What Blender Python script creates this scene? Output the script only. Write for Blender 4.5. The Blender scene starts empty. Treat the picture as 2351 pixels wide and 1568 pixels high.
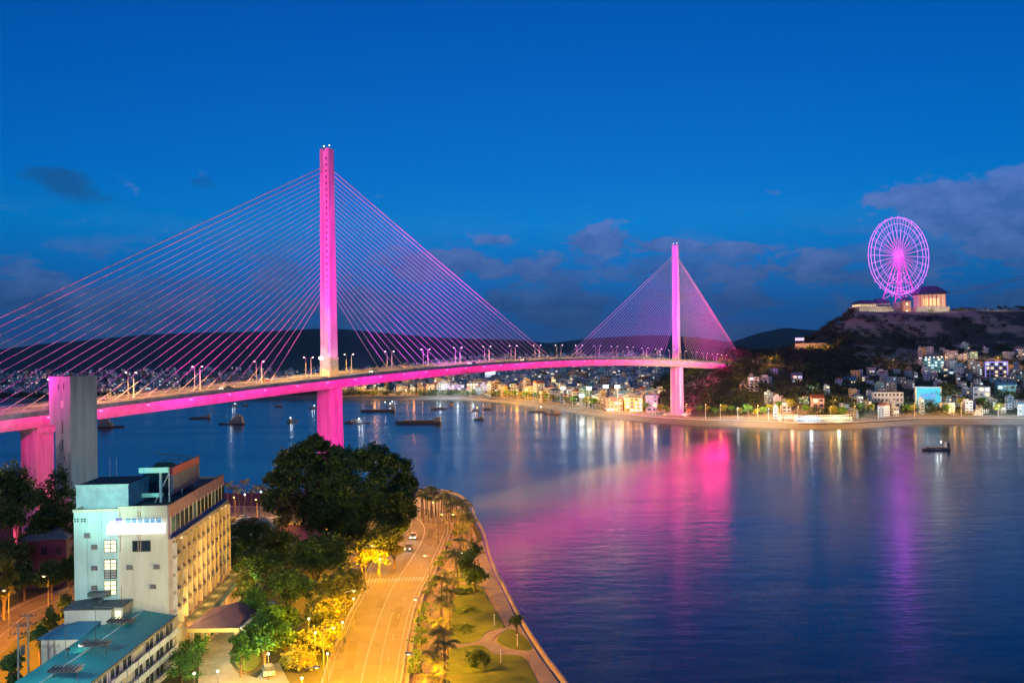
import bpy, bmesh, math, random
import numpy as np
from mathutils import Vector, Matrix
R = math.radians
S = bpy.context.scene
C = S.collection
# ------------------------------------------------------------------ camera
F, RO, SH, H = 2107., .0122, 25., 54.
c_, s_ = math.cos(RO), math.sin(RO)
def ray(x, y):
    u = x-1175.5; v = 784-y+SH
    return (u*c_+v*s_)/F, (v*c_-u*s_)/F
def G(x, y, z=0.):
    a, b = ray(x, y); Y = (z-H)/b
    return a*Y, Y
def P(x, y, Y):
    a, b = ray(x, y)
    return Vector((a*Y, Y, H+b*Y))
cam = bpy.data.objects.new('camera', bpy.data.cameras.new('camera')); C.objects.link(cam)
cam.location = (0, 0, H); cam.rotation_euler = (R(90), RO, 0)
cam.data.sensor_width = 36; cam.data.lens = F/2351*36; cam.data.shift_y = SH/2351
cam.data.clip_start = 1; cam.data.clip_end = 30000
S.camera = cam
HAZE = .00002
S.view_settings.view_transform = 'Standard'; S.view_settings.look = 'None'
S.view_settings.exposure = 0; S.view_settings.gamma = 1
S.cycles.use_denoising = True; S.cycles.use_light_tree = True
S.cycles.max_bounces = 5; S.cycles.diffuse_bounces = 2; S.cycles.glossy_bounces = 3
S.cycles.sample_clamp_indirect = 3; S.cycles.sample_clamp_direct = 12
S.cycles.use_adaptive_sampling = True; S.cycles.adaptive_threshold = .015
# ------------------------------------------------------------------ world
def lin(r, g, b): return tuple(((x/255)/12.92 if x <= 10 else ((x/255+.055)/1.055)**2.4) for x in (r, g, b))
class N:
    def __init__(s, t): s.t = t
    def n(s, typ, **k):
        o = s.t.nodes.new(typ)
        for a, b in k.items():
            if a.startswith('i_'):
                o.inputs[int(a[2:]) if a[2:].isdigit() else a[2:]].default_value = b
            else: setattr(o, a, b)
        return o
    def l(s, a, b): s.t.links.new(a, b)
    def math(s, op, a, b=None, clamp=False):
        o = s.n('ShaderNodeMath', operation=op, use_clamp=clamp)
        for i, x in enumerate((a, b)):
            if x is None: continue
            if isinstance(x, (int, float)): o.inputs[i].default_value = x
            else: s.l(x, o.inputs[i])
        return o.outputs[0]
    def ramp(s, x, pts, interp='LINEAR'):
        o = s.n('ShaderNodeValToRGB'); cr = o.color_ramp; cr.interpolation = interp
        while len(cr.elements) < len(pts): cr.elements.new(.5)
        for e, (p, c) in zip(cr.elements, pts):
            e.position = p; e.color = (*c[:3], 1) if len(c) < 4 else c
        s.l(x, o.inputs[0]); return o.outputs[0]
    def mix(s, f, a, b, mode='MIX'):
        o = s.n('ShaderNodeMixRGB', blend_type=mode)
        for i, x in enumerate((f, a, b)):
            if isinstance(x, (int, float)): o.inputs[i].default_value = x
            elif isinstance(x, tuple): o.inputs[i].default_value = (*x[:3], 1)
            else: s.l(x, o.inputs[i])
        return o.outputs[0]
W = bpy.data.worlds.new('World'); S.world = W; W.use_nodes = True
w = N(W.node_tree); W.node_tree.nodes.clear()
tc = w.n('ShaderNodeTexCoord'); sep = w.n('ShaderNodeSeparateXYZ'); w.l(tc.outputs['Generated'], sep.inputs[0])
zx, zy, zz = sep.outputs
el = w.math('MAXIMUM', zz, 0.)
grad = w.ramp(el, [(0, lin(36, 76, 126)), (.042, lin(22, 84, 148)), (.095, lin(8, 110, 188)), (.136, lin(0, 125, 204)), (.19, lin(0, 112, 202)), (.278, lin(0, 98, 190)), (.37, lin(0, 84, 174)), (.6, lin(10, 92, 165)), (1, lin(34, 98, 150))])
# brighter towards the after-glow, dimmer to the sides
az = w.math('ARCTAN2', zx, zy)
gl = w.math('POWER', w.math('COSINE', w.math('MULTIPLY', w.math('SUBTRACT', az, .10), 1.0)), 2.)
gl = w.math('ADD', w.math('MULTIPLY', gl, .50), .50)
cmb = w.n('ShaderNodeCombineXYZ')
for i in range(3): w.l(gl, cmb.inputs[i])
grad = w.mix(1., grad, cmb.outputs[0], 'MULTIPLY')
sky = w.n('ShaderNodeTexSky', sky_type='NISHITA', sun_disc=False, sun_elevation=R(-1), sun_rotation=R(205), altitude=50, air_density=1., dust_density=1., ozone_density=3.)
sk = w.mix(1., sky.outputs[0], (.006, .010, .016), 'MULTIPLY')
base = w.mix(1., grad, sk, 'ADD')
# clouds: puffy banks low over the horizon
def dirnoise(sx, sz, sc, det, ro, off=0.):
    cv = w.n('ShaderNodeCombineXYZ'); w.l(w.math('MULTIPLY', az, sx), cv.inputs[0]); w.l(w.math('MULTIPLY', zz, sz), cv.inputs[1]); cv.inputs[2].default_value = off
    no = w.n('ShaderNodeTexNoise', i_Scale=sc, i_Detail=det, i_Roughness=ro); w.l(cv.outputs[0], no.inputs['Vector']); return no.outputs[0]
nA = dirnoise(1., 2.8, 9., 8., .62, 3.1); nB = dirnoise(1., 1.9, 24., 8., .64, 7.7)
cl = w.ramp(nA, [(.47, (0, 0, 0)), (.56, (1, 1, 1))], 'EASE')
band = w.ramp(el, [(0, (.95,)*3), (.055, (1,)*3), (.095, (.75,)*3), (.125, (.12,)*3), (.16, (0,)*3)])
# a few single clouds in given directions of the sky
def blob(x, y, rx, ry, amp):
    a, b = ray(x, y); v = Vector((a, 1, b)).normalized()
    ax = math.atan2(v.x, v.y); ez = v.z
    dx = w.math('DIVIDE', w.math('SUBTRACT', az, ax), rx/F); dz = w.math('DIVIDE', w.math('SUBTRACT', zz, ez), ry/F)
    r2 = w.math('ADD', w.math('MULTIPLY', dx, dx), w.math('MULTIPLY', dz, dz))
    return w.math('MULTIPLY', w.math('EXPONENT', w.math('MULTIPLY', r2, -1.)), amp)
tot = None
for q in [(2110, 452, 110, 34, 1.1), (2200, 495, 80, 34, 1.1), (2340, 440, 80, 52, 1.2), (2320, 555, 110, 50, 1.1), (1375, 552, 76, 30, 1.3), (1520, 566, 60, 20, 1.), (1680, 572, 95, 15, 1.), (1780, 442, 24, 8, .7), (1135, 553, 42, 13, .9), (1690, 630, 120, 34, .9), (1240, 620, 120, 42, .9), (930, 610, 90, 44, .9), (1900, 605, 90, 40, .8), (1060, 605, 70, 38, .9), (2010, 640, 110, 26, .7), (350, 680, 160, 50, .7), (100, 690, 120, 40, .6)]:
    o = blob(*q); tot = o if tot is None else w.math('ADD', tot, o)
bl = w.ramp(w.math('ADD', tot, w.math('MULTIPLY', w.math('SUBTRACT', nB, .5), 2.7)), [(.36, (0,)*3), (.72, (1,)*3)], 'EASE')
bl = w.math('MULTIPLY', bl, w.ramp(el, [(.155, (1,)*3), (.20, (0,)*3)]))
mask = w.math('MAXIMUM', w.math('MULTIPLY', w.math('MULTIPLY', cl, band), .85), w.math('MULTIPLY', bl, .88))
cc = w.ramp(el, [(0, lin(42, 74, 112)), (.05, lin(46, 82, 132)), (.1, lin(72, 104, 164)), (.16, lin(84, 114, 184))])
cc = w.mix(w.ramp(nB, [(.38, (0,)*3), (.62, (1,)*3)]), w.mix(1., cc, (.68, .78, .84), 'MULTIPLY'), w.mix(1., cc, (1.35, 1.18, 1.1), 'MULTIPLY'))
base = w.mix(w.math('MULTIPLY', mask, .9), base, cc)
dk = w.math('ADD', blob(125, 405, 75, 22, .9), w.math('ADD', blob(195, 445, 75, 28, .8), blob(470, 425, 60, 24, .5)))
dk = w.ramp(w.math('ADD', dk, w.math('MULTIPLY', w.math('MULTIPLY', w.math('SUBTRACT', nB, .5), 1.7), w.math('MINIMUM', w.math('MULTIPLY', dk, 3.), 1.))), [(.3, (0,)*3), (.9, (.62,)*3)], 'EASE')
base = w.mix(dk, base, lin(26, 78, 130))
low = w.ramp(zz, [(.0, (.05,)*3), (.02, (1,)*3)])
bg = w.n('ShaderNodeBackground'); w.l(base, bg.inputs[0]); bg.inputs[1].default_value = 1.
wo = w.n('ShaderNodeOutputWorld'); w.l(bg.outputs[0], wo.inputs[0])
sl = bpy.data.lights.new('sun', 'SUN'); sl.energy = .42; sl.angle = R(20); sl.color = (1, .70, .60)
so = bpy.data.objects.new('sun', sl); C.objects.link(so); so.rotation_euler = (R(78), 0, R(-25))
# ------------------------------------------------------------------ helpers
rnd = random.Random(7)
MATS = {}
def mat(name, col, rough=.7, metal=0., var=.18, sc=.6, emit=None, es=0., bump=0., spec=.3, cols=None, st=0.):
    if name in MATS: return MATS[name]
    m = bpy.data.materials.new(name); m.use_nodes = True; t = N(m.node_tree)
    b = m.node_tree.nodes['Principled BSDF']
    b.inputs['Roughness'].default_value = rough; b.inputs['Metallic'].default_value = metal
    b.inputs['Specular IOR Level'].default_value = spec
    tcn = t.n('ShaderNodeTexCoord'); nz = t.n('ShaderNodeTexNoise', i_Scale=sc, i_Detail=5., i_Roughness=.62)
    t.l(tcn.outputs['Object'], nz.inputs['Vector'])
    if st: mpn = t.n('ShaderNodeMapping'); mpn.inputs['Scale'].default_value = (1, 1, st); t.l(tcn.outputs['Object'], mpn.inputs[0]); t.l(mpn.outputs[0], nz.inputs['Vector'])
    if cols is None:
        lo = tuple(x*(1-var) for x in col); hi = tuple(min(1, x*(1+var)) for x in col)
        o = t.ramp(nz.outputs[0], [(.32, lo), (.68, hi)])
    else: o = t.ramp(nz.outputs[0], cols)
    t.l(o, b.inputs['Base Color'])
    if bump:
        bp = t.n('ShaderNodeBump'); bp.inputs['Strength'].default_value = bump; t.l(nz.outputs[0], bp.inputs['Height']); t.l(bp.outputs[0], b.inputs['Normal'])
    if emit:
        b.inputs['Emission Color'].default_value = (*emit, 1); b.inputs['Emission Strength'].default_value = es
    MATS[name] = m; return m
class MB:
    def __init__(s): s.v = []; s.f = []; s.m = []
    def face(s, pts, m=0):
        i = len(s.v); s.v += [tuple(p) for p in pts]; s.f.append(tuple(range(i, i+len(pts)))); s.m.append(m); return s
    def poly(s, v, f, m=0):
        i = len(s.v); s.v += [tuple(p) for p in v]
        for q in f: s.f.append(tuple(i+k for k in q)); s.m.append(m)
        return s
    def box(s, x0, x1, y0, y1, z0, z1, m=0, top=None, M=None):
        v = [(x0, y0, z0), (x1, y0, z0), (x1, y1, z0), (x0, y1, z0), (x0, y0, z1), (x1, y0, z1), (x1, y1, z1), (x0, y1, z1)]
        if M is not None: v = [tuple(M @ Vector(p)) for p in v]
        i = len(s.v); s.v += v
        for k, q in enumerate([(3, 2, 1, 0), (4, 5, 6, 7), (0, 1, 5, 4), (1, 2, 6, 5), (2, 3, 7, 6), (3, 0, 4, 7)]):
            s.f.append(tuple(i+a for a in q)); s.m.append(top if (k == 1 and top is not None) else m)
        return s
    def tube(s, p0, p1, r0, r1=None, n=6, m=0, cap=True):
        r1 = r0 if r1 is None else r1
        p0 = Vector(p0); p1 = Vector(p1); d = (p1-p0)
        if d.length < 1e-6: return s
        d.normalize(); a = d.orthogonal().normalized(); b = d.cross(a)
        ring = lambda p, r: [p+(a*math.cos(2*math.pi*k/n)+b*math.sin(2*math.pi*k/n))*r for k in range(n)]
        v = ring(p0, r0)+ring(p1, r1)
        f = [(k, (k+1) % n, n+(k+1) % n, n+k) for k in range(n)]
        if cap: f += [tuple(range(n-1, -1, -1)), tuple(range(n, 2*n))]
        return s.poly(v, f, m)
    def path(s, pts, r, n=6, m=0):
        for a, b in zip(pts, pts[1:]): s.tube(a, b, r if not isinstance(r, tuple) else r[0], None, n, m)
        return s
    def prism(s, pts, z0, z1, m=0, top=None, cap=True):
        n = len(pts)
        ar = sum(pts[k][0]*pts[(k+1) % n][1]-pts[(k+1) % n][0]*pts[k][1] for k in range(n))
        if ar < 0: pts = pts[::-1]
        v = [(p[0], p[1], z0) for p in pts]+[(p[0], p[1], z1) for p in pts]
        s.poly(v, [(k, (k+1) % n, n+(k+1) % n, n+k) for k in range(n)], m)
        i = len(s.v)-2*n
        if cap:
            s.f.append(tuple(range(i+n, i+2*n))); s.m.append(m if top is None else top)
            s.f.append(tuple(range(i+n-1, i-1, -1))); s.m.append(m)
        return s
    def ball(s, c, r, m=0, n=8, k=5, sz=1.):
        v = []; 
        for j in range(1, k):
            t = math.pi*j/k
            for i in range(n): v.append((c[0]+r*math.sin(t)*math.cos(2*math.pi*i/n), c[1]+r*math.sin(t)*math.sin(2*math.pi*i/n), c[2]+r*sz*math.cos(t)))
        top = len(v); v += [(c[0], c[1], c[2]+r*sz), (c[0], c[1], c[2]-r*sz)]
        f = []
        for j in range(k-2):
            for i in range(n): f.append((j*n+i, (j+1)*n+i, (j+1)*n+(i+1) % n, j*n+(i+1) % n))
        for i in range(n):
            f.append((top, i, (i+1) % n)); f.append((top+1, (k-2)*n+(i+1) % n, (k-2)*n+i))
        return s.poly(v, f, m)
    def build(s, name, mats, parent=None, smooth=False):
        me = bpy.data.meshes.new(name); me.from_pydata(s.v, [], s.f)
        if not isinstance(mats, (list, tuple)): mats = [mats]
        for q in mats: me.materials.append(q)
        me.polygons.foreach_set('material_index', s.m)
        if smooth: me.polygons.foreach_set('use_smooth', [True]*len(s.f))
        me.update()
        o = bpy.data.objects.new(name, me); C.objects.link(o)
        if parent: o.parent = parent
        return o
def tag(o, label=None, cat=None, group=None, kind=None):
    if label: o['label'] = label
    if cat: o['category'] = cat
    if group: o['group'] = group
    if kind: o['kind'] = kind
    return o
def empty(name, loc, label, cat, group=None, rz=0.):
    o = bpy.data.objects.new(name, None); C.objects.link(o); o.location = loc; o.rotation_euler = (0, 0, rz)
    o.empty_display_size = .5
    return tag(o, label, cat, group)
def copy_tree(o, parent=None):
    c = o.copy(); C.objects.link(c); c.parent = parent
    for ch in list(o.children): copy_tree(ch, c)
    return c
def setkind(o, k): o['kind'] = k; return o
def light(typ, loc, col, e, parent=None, r=.3, aim=None, cone=None, blend=.5, size=None):
    l = bpy.data.lights.new('lamp_light', typ); l.energy = e; l.color = col
    if typ in ('POINT', 'SPOT'): l.shadow_soft_size = r
    if typ == 'SPOT': l.spot_size = R(cone); l.spot_blend = blend
    if typ == 'AREA': l.shape = 'RECTANGLE'; l.size, l.size_y = size
    o = bpy.data.objects.new('lamp_light', l); C.objects.link(o); o.location = loc
    if aim is not None: o.rotation_euler = (Vector(aim)-Vector(loc)).to_track_quat('-Z', 'Y').to_euler()
    if parent: o.parent = parent
    return o
ORD = ['first', 'second', 'third', 'fourth', 'fifth', 'sixth', 'seventh', 'eighth', 'ninth', 'tenth', 'eleventh', 'twelfth', 'thirteenth', 'fourteenth', 'fifteenth', 'sixteenth', 'seventeenth', 'eighteenth', 'nineteenth', 'twentieth', 'twenty-first', 'twenty-second', 'twenty-third', 'twenty-fourth', 'twenty-fifth', 'twenty-sixth', 'twenty-seventh', 'twenty-eighth', 'twenty-ninth', 'thirtieth', 'thirty-first', 'thirty-second', 'thirty-third', 'thirty-fourth', 'thirty-fifth', 'thirty-sixth', 'thirty-seventh', 'thirty-eighth', 'thirty-ninth', 'fortieth', 'forty-first', 'forty-second', 'forty-third', 'forty-fourth', 'forty-fifth']
MAG = (1., .02, .30); MAGV = (1., .10, .62); SOD = (1., .46, .06); WARM = (1., .74, .42); WHT = (.82, .95, 1.)
#@@WATER
# ------------------------------------------------------------------ water
def water_mat():
    m = bpy.data.materials.new('water'); m.use_nodes = True; t = N(m.node_tree); b = m.node_tree.nodes['Principled BSDF']
    g = t.n('ShaderNodeNewGeometry')
    b.inputs['Base Color'].default_value = (.0015, .02, .055, 1); b.inputs['IOR'].default_value = 1.33
    b.inputs['Specular IOR Level'].default_value = .5
    n1 = t.n('ShaderNodeTexNoise', i_Scale=.012, i_Detail=4., i_Roughness=.55, i_Distortion=.4)
    mp = t.n('ShaderNodeMapping'); mp.inputs['Scale'].default_value = (.45, 1.6, 1); t.l(g.outputs['Position'], mp.inputs[0]); t.l(mp.outputs[0], n1.inputs['Vector'])
    rr = t.ramp(n1.outputs[0], [(.3, (.095,)*3), (.7, (.215,)*3)]); t.l(rr, b.inputs['Roughness'])
    n2 = t.n('ShaderNodeTexNoise', i_Scale=.14, i_Detail=6., i_Roughness=.65); mp2 = t.n('ShaderNodeMapping'); mp2.inputs['Scale'].default_value = (.55, 1.3, 1)
    t.l(g.outputs['Position'], mp2.inputs[0]); t.l(mp2.outputs[0], n2.inputs['Vector'])
    bp = t.n('ShaderNodeBump'); bp.inputs['Strength'].default_value = .24; bp.inputs['Distance'].default_value = .6
    t.l(n2.outputs[0], bp.inputs['Height']); t.l(bp.outputs[0], b.inputs['Normal'])
    return m
o = MB().face([(-9000, -600, 0), (9000, -600, 0), (9000, 12000, 0), (-9000, 12000, 0)]).build('water', water_mat())
setkind(o, 'structure')
#@@TERRAIN
# ------------------------------------------------------------------ far shore terrain
coast_px = [(-900, 915), (-300, 918), (0, 917), (230, 916), (500, 912), (900, 911), (1050, 911), (1120, 914), (1200, 922), (1300, 937), (1400, 950), (1500, 960), (1600, 966), (1750, 970), (1840, 974), (1960, 972), (2100, 963), (2351, 963), (2700, 962), (3200, 960)]
CX = [p[0] for p in coast_px]; CY = [G(x, y, 2.8)[1] for x, y in coast_px]
def Yc(x): return float(np.interp(x, CX, CY))
def hz(x): return 809+SH*0-(x-1175.5)*RO
def ridge(x): return 54+(hz(x)-float(np.interp(x, [-900, 0, 100, 200, 330, 450, 600, 740, 800, 900, 1000, 1100, 1200, 1260, 1330, 1400, 1470, 1520, 1600, 1680, 1740, 1800, 1860, 1900, 2400, 3200], [806, 803, 790, 781, 769, 764, 762, 754, 756, 766, 775, 779, 779, 789, 781, 776, 772, 771, 776, 787, 766, 752, 757, 760, 760, 770])))*4500/F
cols = {
 -900: [(600, 8), (2500, 15), (3400, 35)], 0: [(600, 8), (2500, 15), (3400, 35)], 900: [(600, 8), (2500, 15), (3400, 40)],
 1100: [(300, 8), (700, 16), (1300, 30), (2200, 45)], 1400: [(60, 4), (350, 9), (700, 18), (1300, 30), (2200, 50)],
 1500: [(50, 4), (120, 8), (200, 13), (700, 16), (1300, 30), (2400, 50)],
 1540: [(50, 4), (90, 12), (150, 22), (250, 22), (700, 20), (1300, 30), (2400, 50)],
 1600: [(45, 4), (90, 16), (160, 34), (250, 38), (420, 26), (1300, 30), (2400, 50)],
 1690: [(45, 4), (90, 22), (165, 45), (260, 50), (500, 40), (1300, 36), (2400, 50)],
 1800: [(35, 4), (90, 20), (170, 36), (280, 46), (420, 48), (700, 40), (2400, 50)],
 1860: [(35, 4), (90, 18), (170, 34), (290, 48), (400, 62), (560, 58), (2400, 50)],
 1900: [(35, 4), (90, 16), (170, 32), (290, 48), (400, 75), (560, 78), (1000, 60), (2400, 50)],
 1975: [(35, 4), (90, 14), (170, 30), (290, 50), (330, 58), (400, 91), (440, 97), (560, 98), (1000, 60), (2400, 50)],
 2180: [(30, 4), (90, 14), (170, 30), (290, 50), (340, 60), (400, 88), (440, 97), (560, 98), (1000, 60), (2400, 50)],
 2351: [(30, 3.5), (90, 12), (170, 28), (290, 52), (350, 64), (400, 84), (440, 97), (560, 100), (1000, 60), (2400, 50)],
 3200: [(30, 3.5), (90, 12), (170, 28), (290, 52), (350, 64), (400, 84), (440, 97), (560, 100), (1000, 60), (2400, 50)]}
CK = sorted(cols)
def prof(x, dy):
    def one(k):
        p = [(0, 2.8), (18, 3.)]+cols[k]
        return float(np.interp(dy, [q[0] for q in p], [q[1] for q in p]))
    x = min(max(x, CK[0]), CK[-1])
    for a, b in zip(CK, CK[1:]):
        if a <= x <= b:
            t = (x-a)/(b-a); return one(a)*(1-t)+one(b)*t
def nz2(x, y):
    return math.sin(x*.021+1.3*math.sin(y*.013))*math.cos(y*.027+math.sin(x*.017))+.5*math.sin(x*.06+y*.045)*math.cos(y*.071-x*.03)
def ter(X, Y):
    x = 1175.5+X/Y*F*c_; dy = Y-Yc(x)
    if dy < 0: return 3.+dy*.1
    z = prof(x, dy)
    if Y > 3200:
        t = min(1, (Y-3200)/1300); z = z*(1-t)+ridge(x)*t*(3-2*t)*t if t < 1 else ridge(x)*max(0, 1-(Y-4500)/1500)
        z = max(z, 3)
    rough = min(1, max(0, (z-9)/25))
    return z+nz2(X, Y)*rough*2.2*max(0, min(1, (2600-Y)/600))
dys = [-14, 0, 8, 18, 30, 45, 60, 75, 90, 105, 120, 140, 160, 180, 200, 225, 250, 275, 300, 330, 345, 360, 380, 400, 420, 440, 470, 510, 560, 640, 740, 860, 1000, 1200, 1500, 1900, 2300, 2600, 2900, 3200, 3600, 4000, 5000]
xs = list(range(-900, 900, 30))+list(range(900, 3200, 16))
v = []; 
for x in xs:
    yc = Yc(x); a = (x-1175.5)/F
    for d in dys:
        Y = yc+d; X = a*Y
        v.append((X, Y, -1. if d == -14 else ter(X, Y)))
n = len(dys)
f = [(i*n+j, (i+1)*n+j, (i+1)*n+j+1, i*n+j+1) for i in range(len(xs)-1) for j in range(n-1)]
mi = [1 if j == 0 else 2 if dys[j] > 1200 else 0 for i in range(len(xs)-1) for j in range(n-1)]
hill = mat('hill_ground', (0, 0, 0), .95, cols=[(.30, (.03, .04, .024)), (.49, (.045, .052, .03)), (.55, (.32, .23, .16)), (.74, (.50, .37, .27))], sc=.015)
quay = mat('quay_stone', (.13, .115, .115), .8, sc=.3)
mb = MB(); mb.poly(v, f); mb.m = mi
setkind(mb.build('far_shore_terrain', [hill, quay, mat('far_hill', (.035, .045, .03), .95, sc=.004, var=.25)], smooth=True), 'structure')
#@@BRIDGE
# ------------------------------------------------------------------ bridge
p1 = Vector((-72.84, 365.59, 0)); p2 = Vector((127.89, 713.44, 0)); dr = (p2-p1).normalized(); nn = Vector((dr.y, -dr.x, 0))
SPAN = (p2-p1).length; TOP = 135.7
pf = np.polyfit([-260, -190, -140, -85, -15, 75, 137, 187, 248, 368, 437, 509, 600, 680], [33.2, 36.3, 38.7, 41.0, 44.0, 47.5, 49.4, 50.0, 49.3, 46.3, 44.0, 41.6, 38.5, 36.], 5)
def dz(s): return float(np.polyval(pf, s))
def B(s, w=0., z=0.):
    q = p1+dr*s+nn*w; return Vector((q.x, q.y, dz(s)+z))
concrete = mat('pale_concrete', (.42, .41, .41), .8, sc=.35, var=.28, st=.12)
asphalt = mat('bridge_asphalt', (.10, .09, .085), .85, sc=.5, var=.3)
steel = mat('pale_steel', (.55, .55, .56), .5, .2, sc=1.)
darkst = mat('dark_steel', (.06, .06, .065), .5, .3)
white = mat('road_paint', (.75, .75, .72), .7)
stayw = mat('stay_sheath', (.5, .5, .52), .45)
bridge = empty('cable_stayed_bridge', (0, 0, 0), 'long cable stayed bridge crossing the bay, two single pylons and fans of stays lit magenta', 'bridge')
SS = [-300+8*i for i in range(0, 122)]
HW = 11.5
def sweep(sec, name, m, parent, s0=None, s1=None, closed=True):
    ss = [s for s in SS if (s0 is None or s >= s0) and (s1 is None or s <= s1)]
    v = []; k = len(sec)
    for s in ss: v += [tuple(B(s, a, b)) for a, b in sec]
    f = []
    for i in range(len(ss)-1):
        for j in range(k if closed else k-1): f.append((i*k+j, i*k+(j+1) % k, (i+1)*k+(j+1) % k, (i+1)*k+j))
    if closed: f += [tuple(range(k-1, -1, -1)), tuple((len(ss)-1)*k+j for j in range(k))]
    return MB().poly(v, f).build(name, m, parent)
girder = sweep([(-HW, 0), (HW, 0), (HW, -.55), (8.3, -.95), (5.2, -4.3), (-5.2, -4.3), (-8.3, -.95), (-HW, -.55)], 'box_girder', concrete, bridge)
sweep([(-HW+.5, .03), (HW-.5, .03)], 'roadway', asphalt, bridge, closed=False)
for w_ in (-HW+.25, HW-.25): sweep([(w_-.22, .0), (w_+.22, .0), (w_+.14, .75), (w_-.14, .75)], 'parapet', concrete, bridge)
for w_ in (-1.6, 1.6): sweep([(w_-.2, .03), (w_+.2, .03), (w_+.12, .6), (w_-.12, .6)], 'median_kerb', concrete, bridge)
for w_ in (-HW+.25, HW-.25):
    mb = MB()
    for s in range(-296, 664, 4): mb.tube(B(s, w_, .75), B(s, w_, 1.25), .05, n=4)
    for z in (1.0, 1.25):
        for s in range(-296, 664, 16): mb.tube(B(s, w_, z), B(s+16, w_, z), .05, n=4)
    mb.build('handrail', steel, bridge)
mb = MB()
for w_ in (-HW+1.2, -2.2, 2.2, HW-1.2): 
    for s in SS[:-1]: mb.face([B(s, w_-.09, .055), B(s+8, w_-.09, .055), B(s+8, w_+.09, .055), B(s, w_+.09, .055)])
for w_ in (-6., 6.):
    for s in range(-300, 660, 8): mb.face([B(s, w_-.08, .055), B(s+3, w_-.08, .055), B(s+3, w_+.08, .055), B(s, w_+.08, .055)])
mb.build('lane_marking', white, bridge)
def pylon(s0, groundz, lab):
    base = B(s0); zd = base.z
    py = bpy.data.objects.new('pylon', None); C.objects.link(py); py.parent = bridge; py['label'] = lab
    M0 = Matrix.Translation((base.x, base.y, 0)) @ Matrix.Rotation(math.atan2(dr.y, dr.x), 4, 'Z')
    # below the deck: broad shaft with a rib on each broad side and chamfered corners
    def shaft(mb, z0, a0, b0, z1, a1, b1, ch=.7, m=0):
        v = []
        for z, a, b in ((z0, a0, b0), (z1, a1, b1)):
            v += [tuple(M0 @ Vector((x, y, z))) for x, y in ((-a+ch, -b), (a-ch, -b), (a, -b+ch), (a, b-ch), (a-ch, b), (-a+ch, b), (-a, b-ch), (-a, -b+ch))]
        f = [(k, (k+1) % 8, 8+(k+1) % 8, 8+k) for k in range(8)]+[tuple(range(7, -1, -1)), tuple(range(8, 16))]
        mb.poly(v, f, m)
    lo = MB(); shaft(lo, groundz, 3.9, 4.3, zd-4.4, 3.5, 4.1)
    shaft(lo, groundz, 1.1, 4.6, zd-4.45, 1.0, 4.38, .2)
    shaft(lo, groundz, 4.2, 1.2, zd-4.45, 3.78, 1.1, .2)
    lo.build('lower_shaft', concrete, py)
    f0 = MB(); shaft(f0, groundz-4, 8, 9, groundz+2.5, 8, 9, 2); f0.build('pile_cap', concrete, py)
    b0 = MB(); shaft(b0, zd-.2, 2.9, 2.75, zd+7.2, 2.8, 2.65, .4); shaft(b0, zd+7.2, 3.0, 2.85, zd+7.6, 3.0, 2.85, .4); b0.build('pylon_foot', mat('orange_lit_concrete', (.55, .47, .36), .8), py)  # orange deck light put into the concrete colour of the foot
    up = MB()
    for sy in (-1, 1):   # two blades with a slot between them
        v = []
        for z, a, y0, y1 in ((zd+7.6, 2.75, .55, 2.6), (TOP, 2.15, .55, 2.2)):
            v += [tuple(M0 @ Vector((x, sy*y, z))) for x, y in ((-a+.5, y0), (a-.5, y0), (a, y0+.4), (a, y1-.5), (a-.6, y1), (-a+.6, y1), (-a, y1-.5), (-a, y0+.4))]
        f = [(k, (k+1) % 8, 8+(k+1) % 8, 8+k) for k in range(8)]
        if sy < 0: f = [q[::-1] for q in f]
        up.poly(v, f+[tuple(range(8, 16))])
    shaft(up, zd+7.6, 2.2, .6, TOP-.8, 1.7, .6, .1)
    for k in range(30):   # dark anchor pockets
        z = 60+k*2.45
        for sx in (-1, 1):
            t = (z-zd)/(TOP-zd); a = 2.75+(2.15-2.75)*t
            for yy in (-1.5,):
                up.poly([tuple(M0 @ Vector(q)) for q in ((sx*(a+.03), yy-.35, z), (sx*(a+.03), yy+.35, z), (sx*(a+.03), yy+.35, z+1.), (sx*(a+.03), yy-.35, z+1.))], [(0, 1, 2, 3)], 1)
    for yy, zz0 in ((-2.05, 78), (2.05, 78)):
        pass
    up.build('upper_shaft', [concrete, darkst], py)
    for sy in (-1, 1):
        bc = MB(); q = M0 @ Vector((0, sy*1.4, 0)); bc.tube((q.x, q.y, TOP), (q.x, q.y, TOP+1.2), .12); bc.ball((q.x, q.y, TOP+1.4), .22, 1)
        bc.build('beacon', [steel, mat('beacon_glow', (1, .9, .8), emit=(1, .82, .75), es=6)], py)
    # stays
    for sd in (-1, 1):
        for k in range(28):
            s = s0+sd*(32.5+k*5.95); zt = 79.5+k*1.82
            a = Vector((base.x, base.y, zt))+dr*sd*1.4; e = B(s, 0, .4)
            r_ = .085 if k < 26 else .17
            mb = MB().tube(e, a, r_, n=5); 
            dd = (a-e).normalized(); mb.tube(e, e+dd*3.2, r_*2., n=6)
            mb.build('stay_cable', stayw, py)
    return M0
pylon(0, 2., 'near pylon rising behind the big tree'); pylon(SPAN, 2.9, 'far pylon standing on the far quay')
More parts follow.
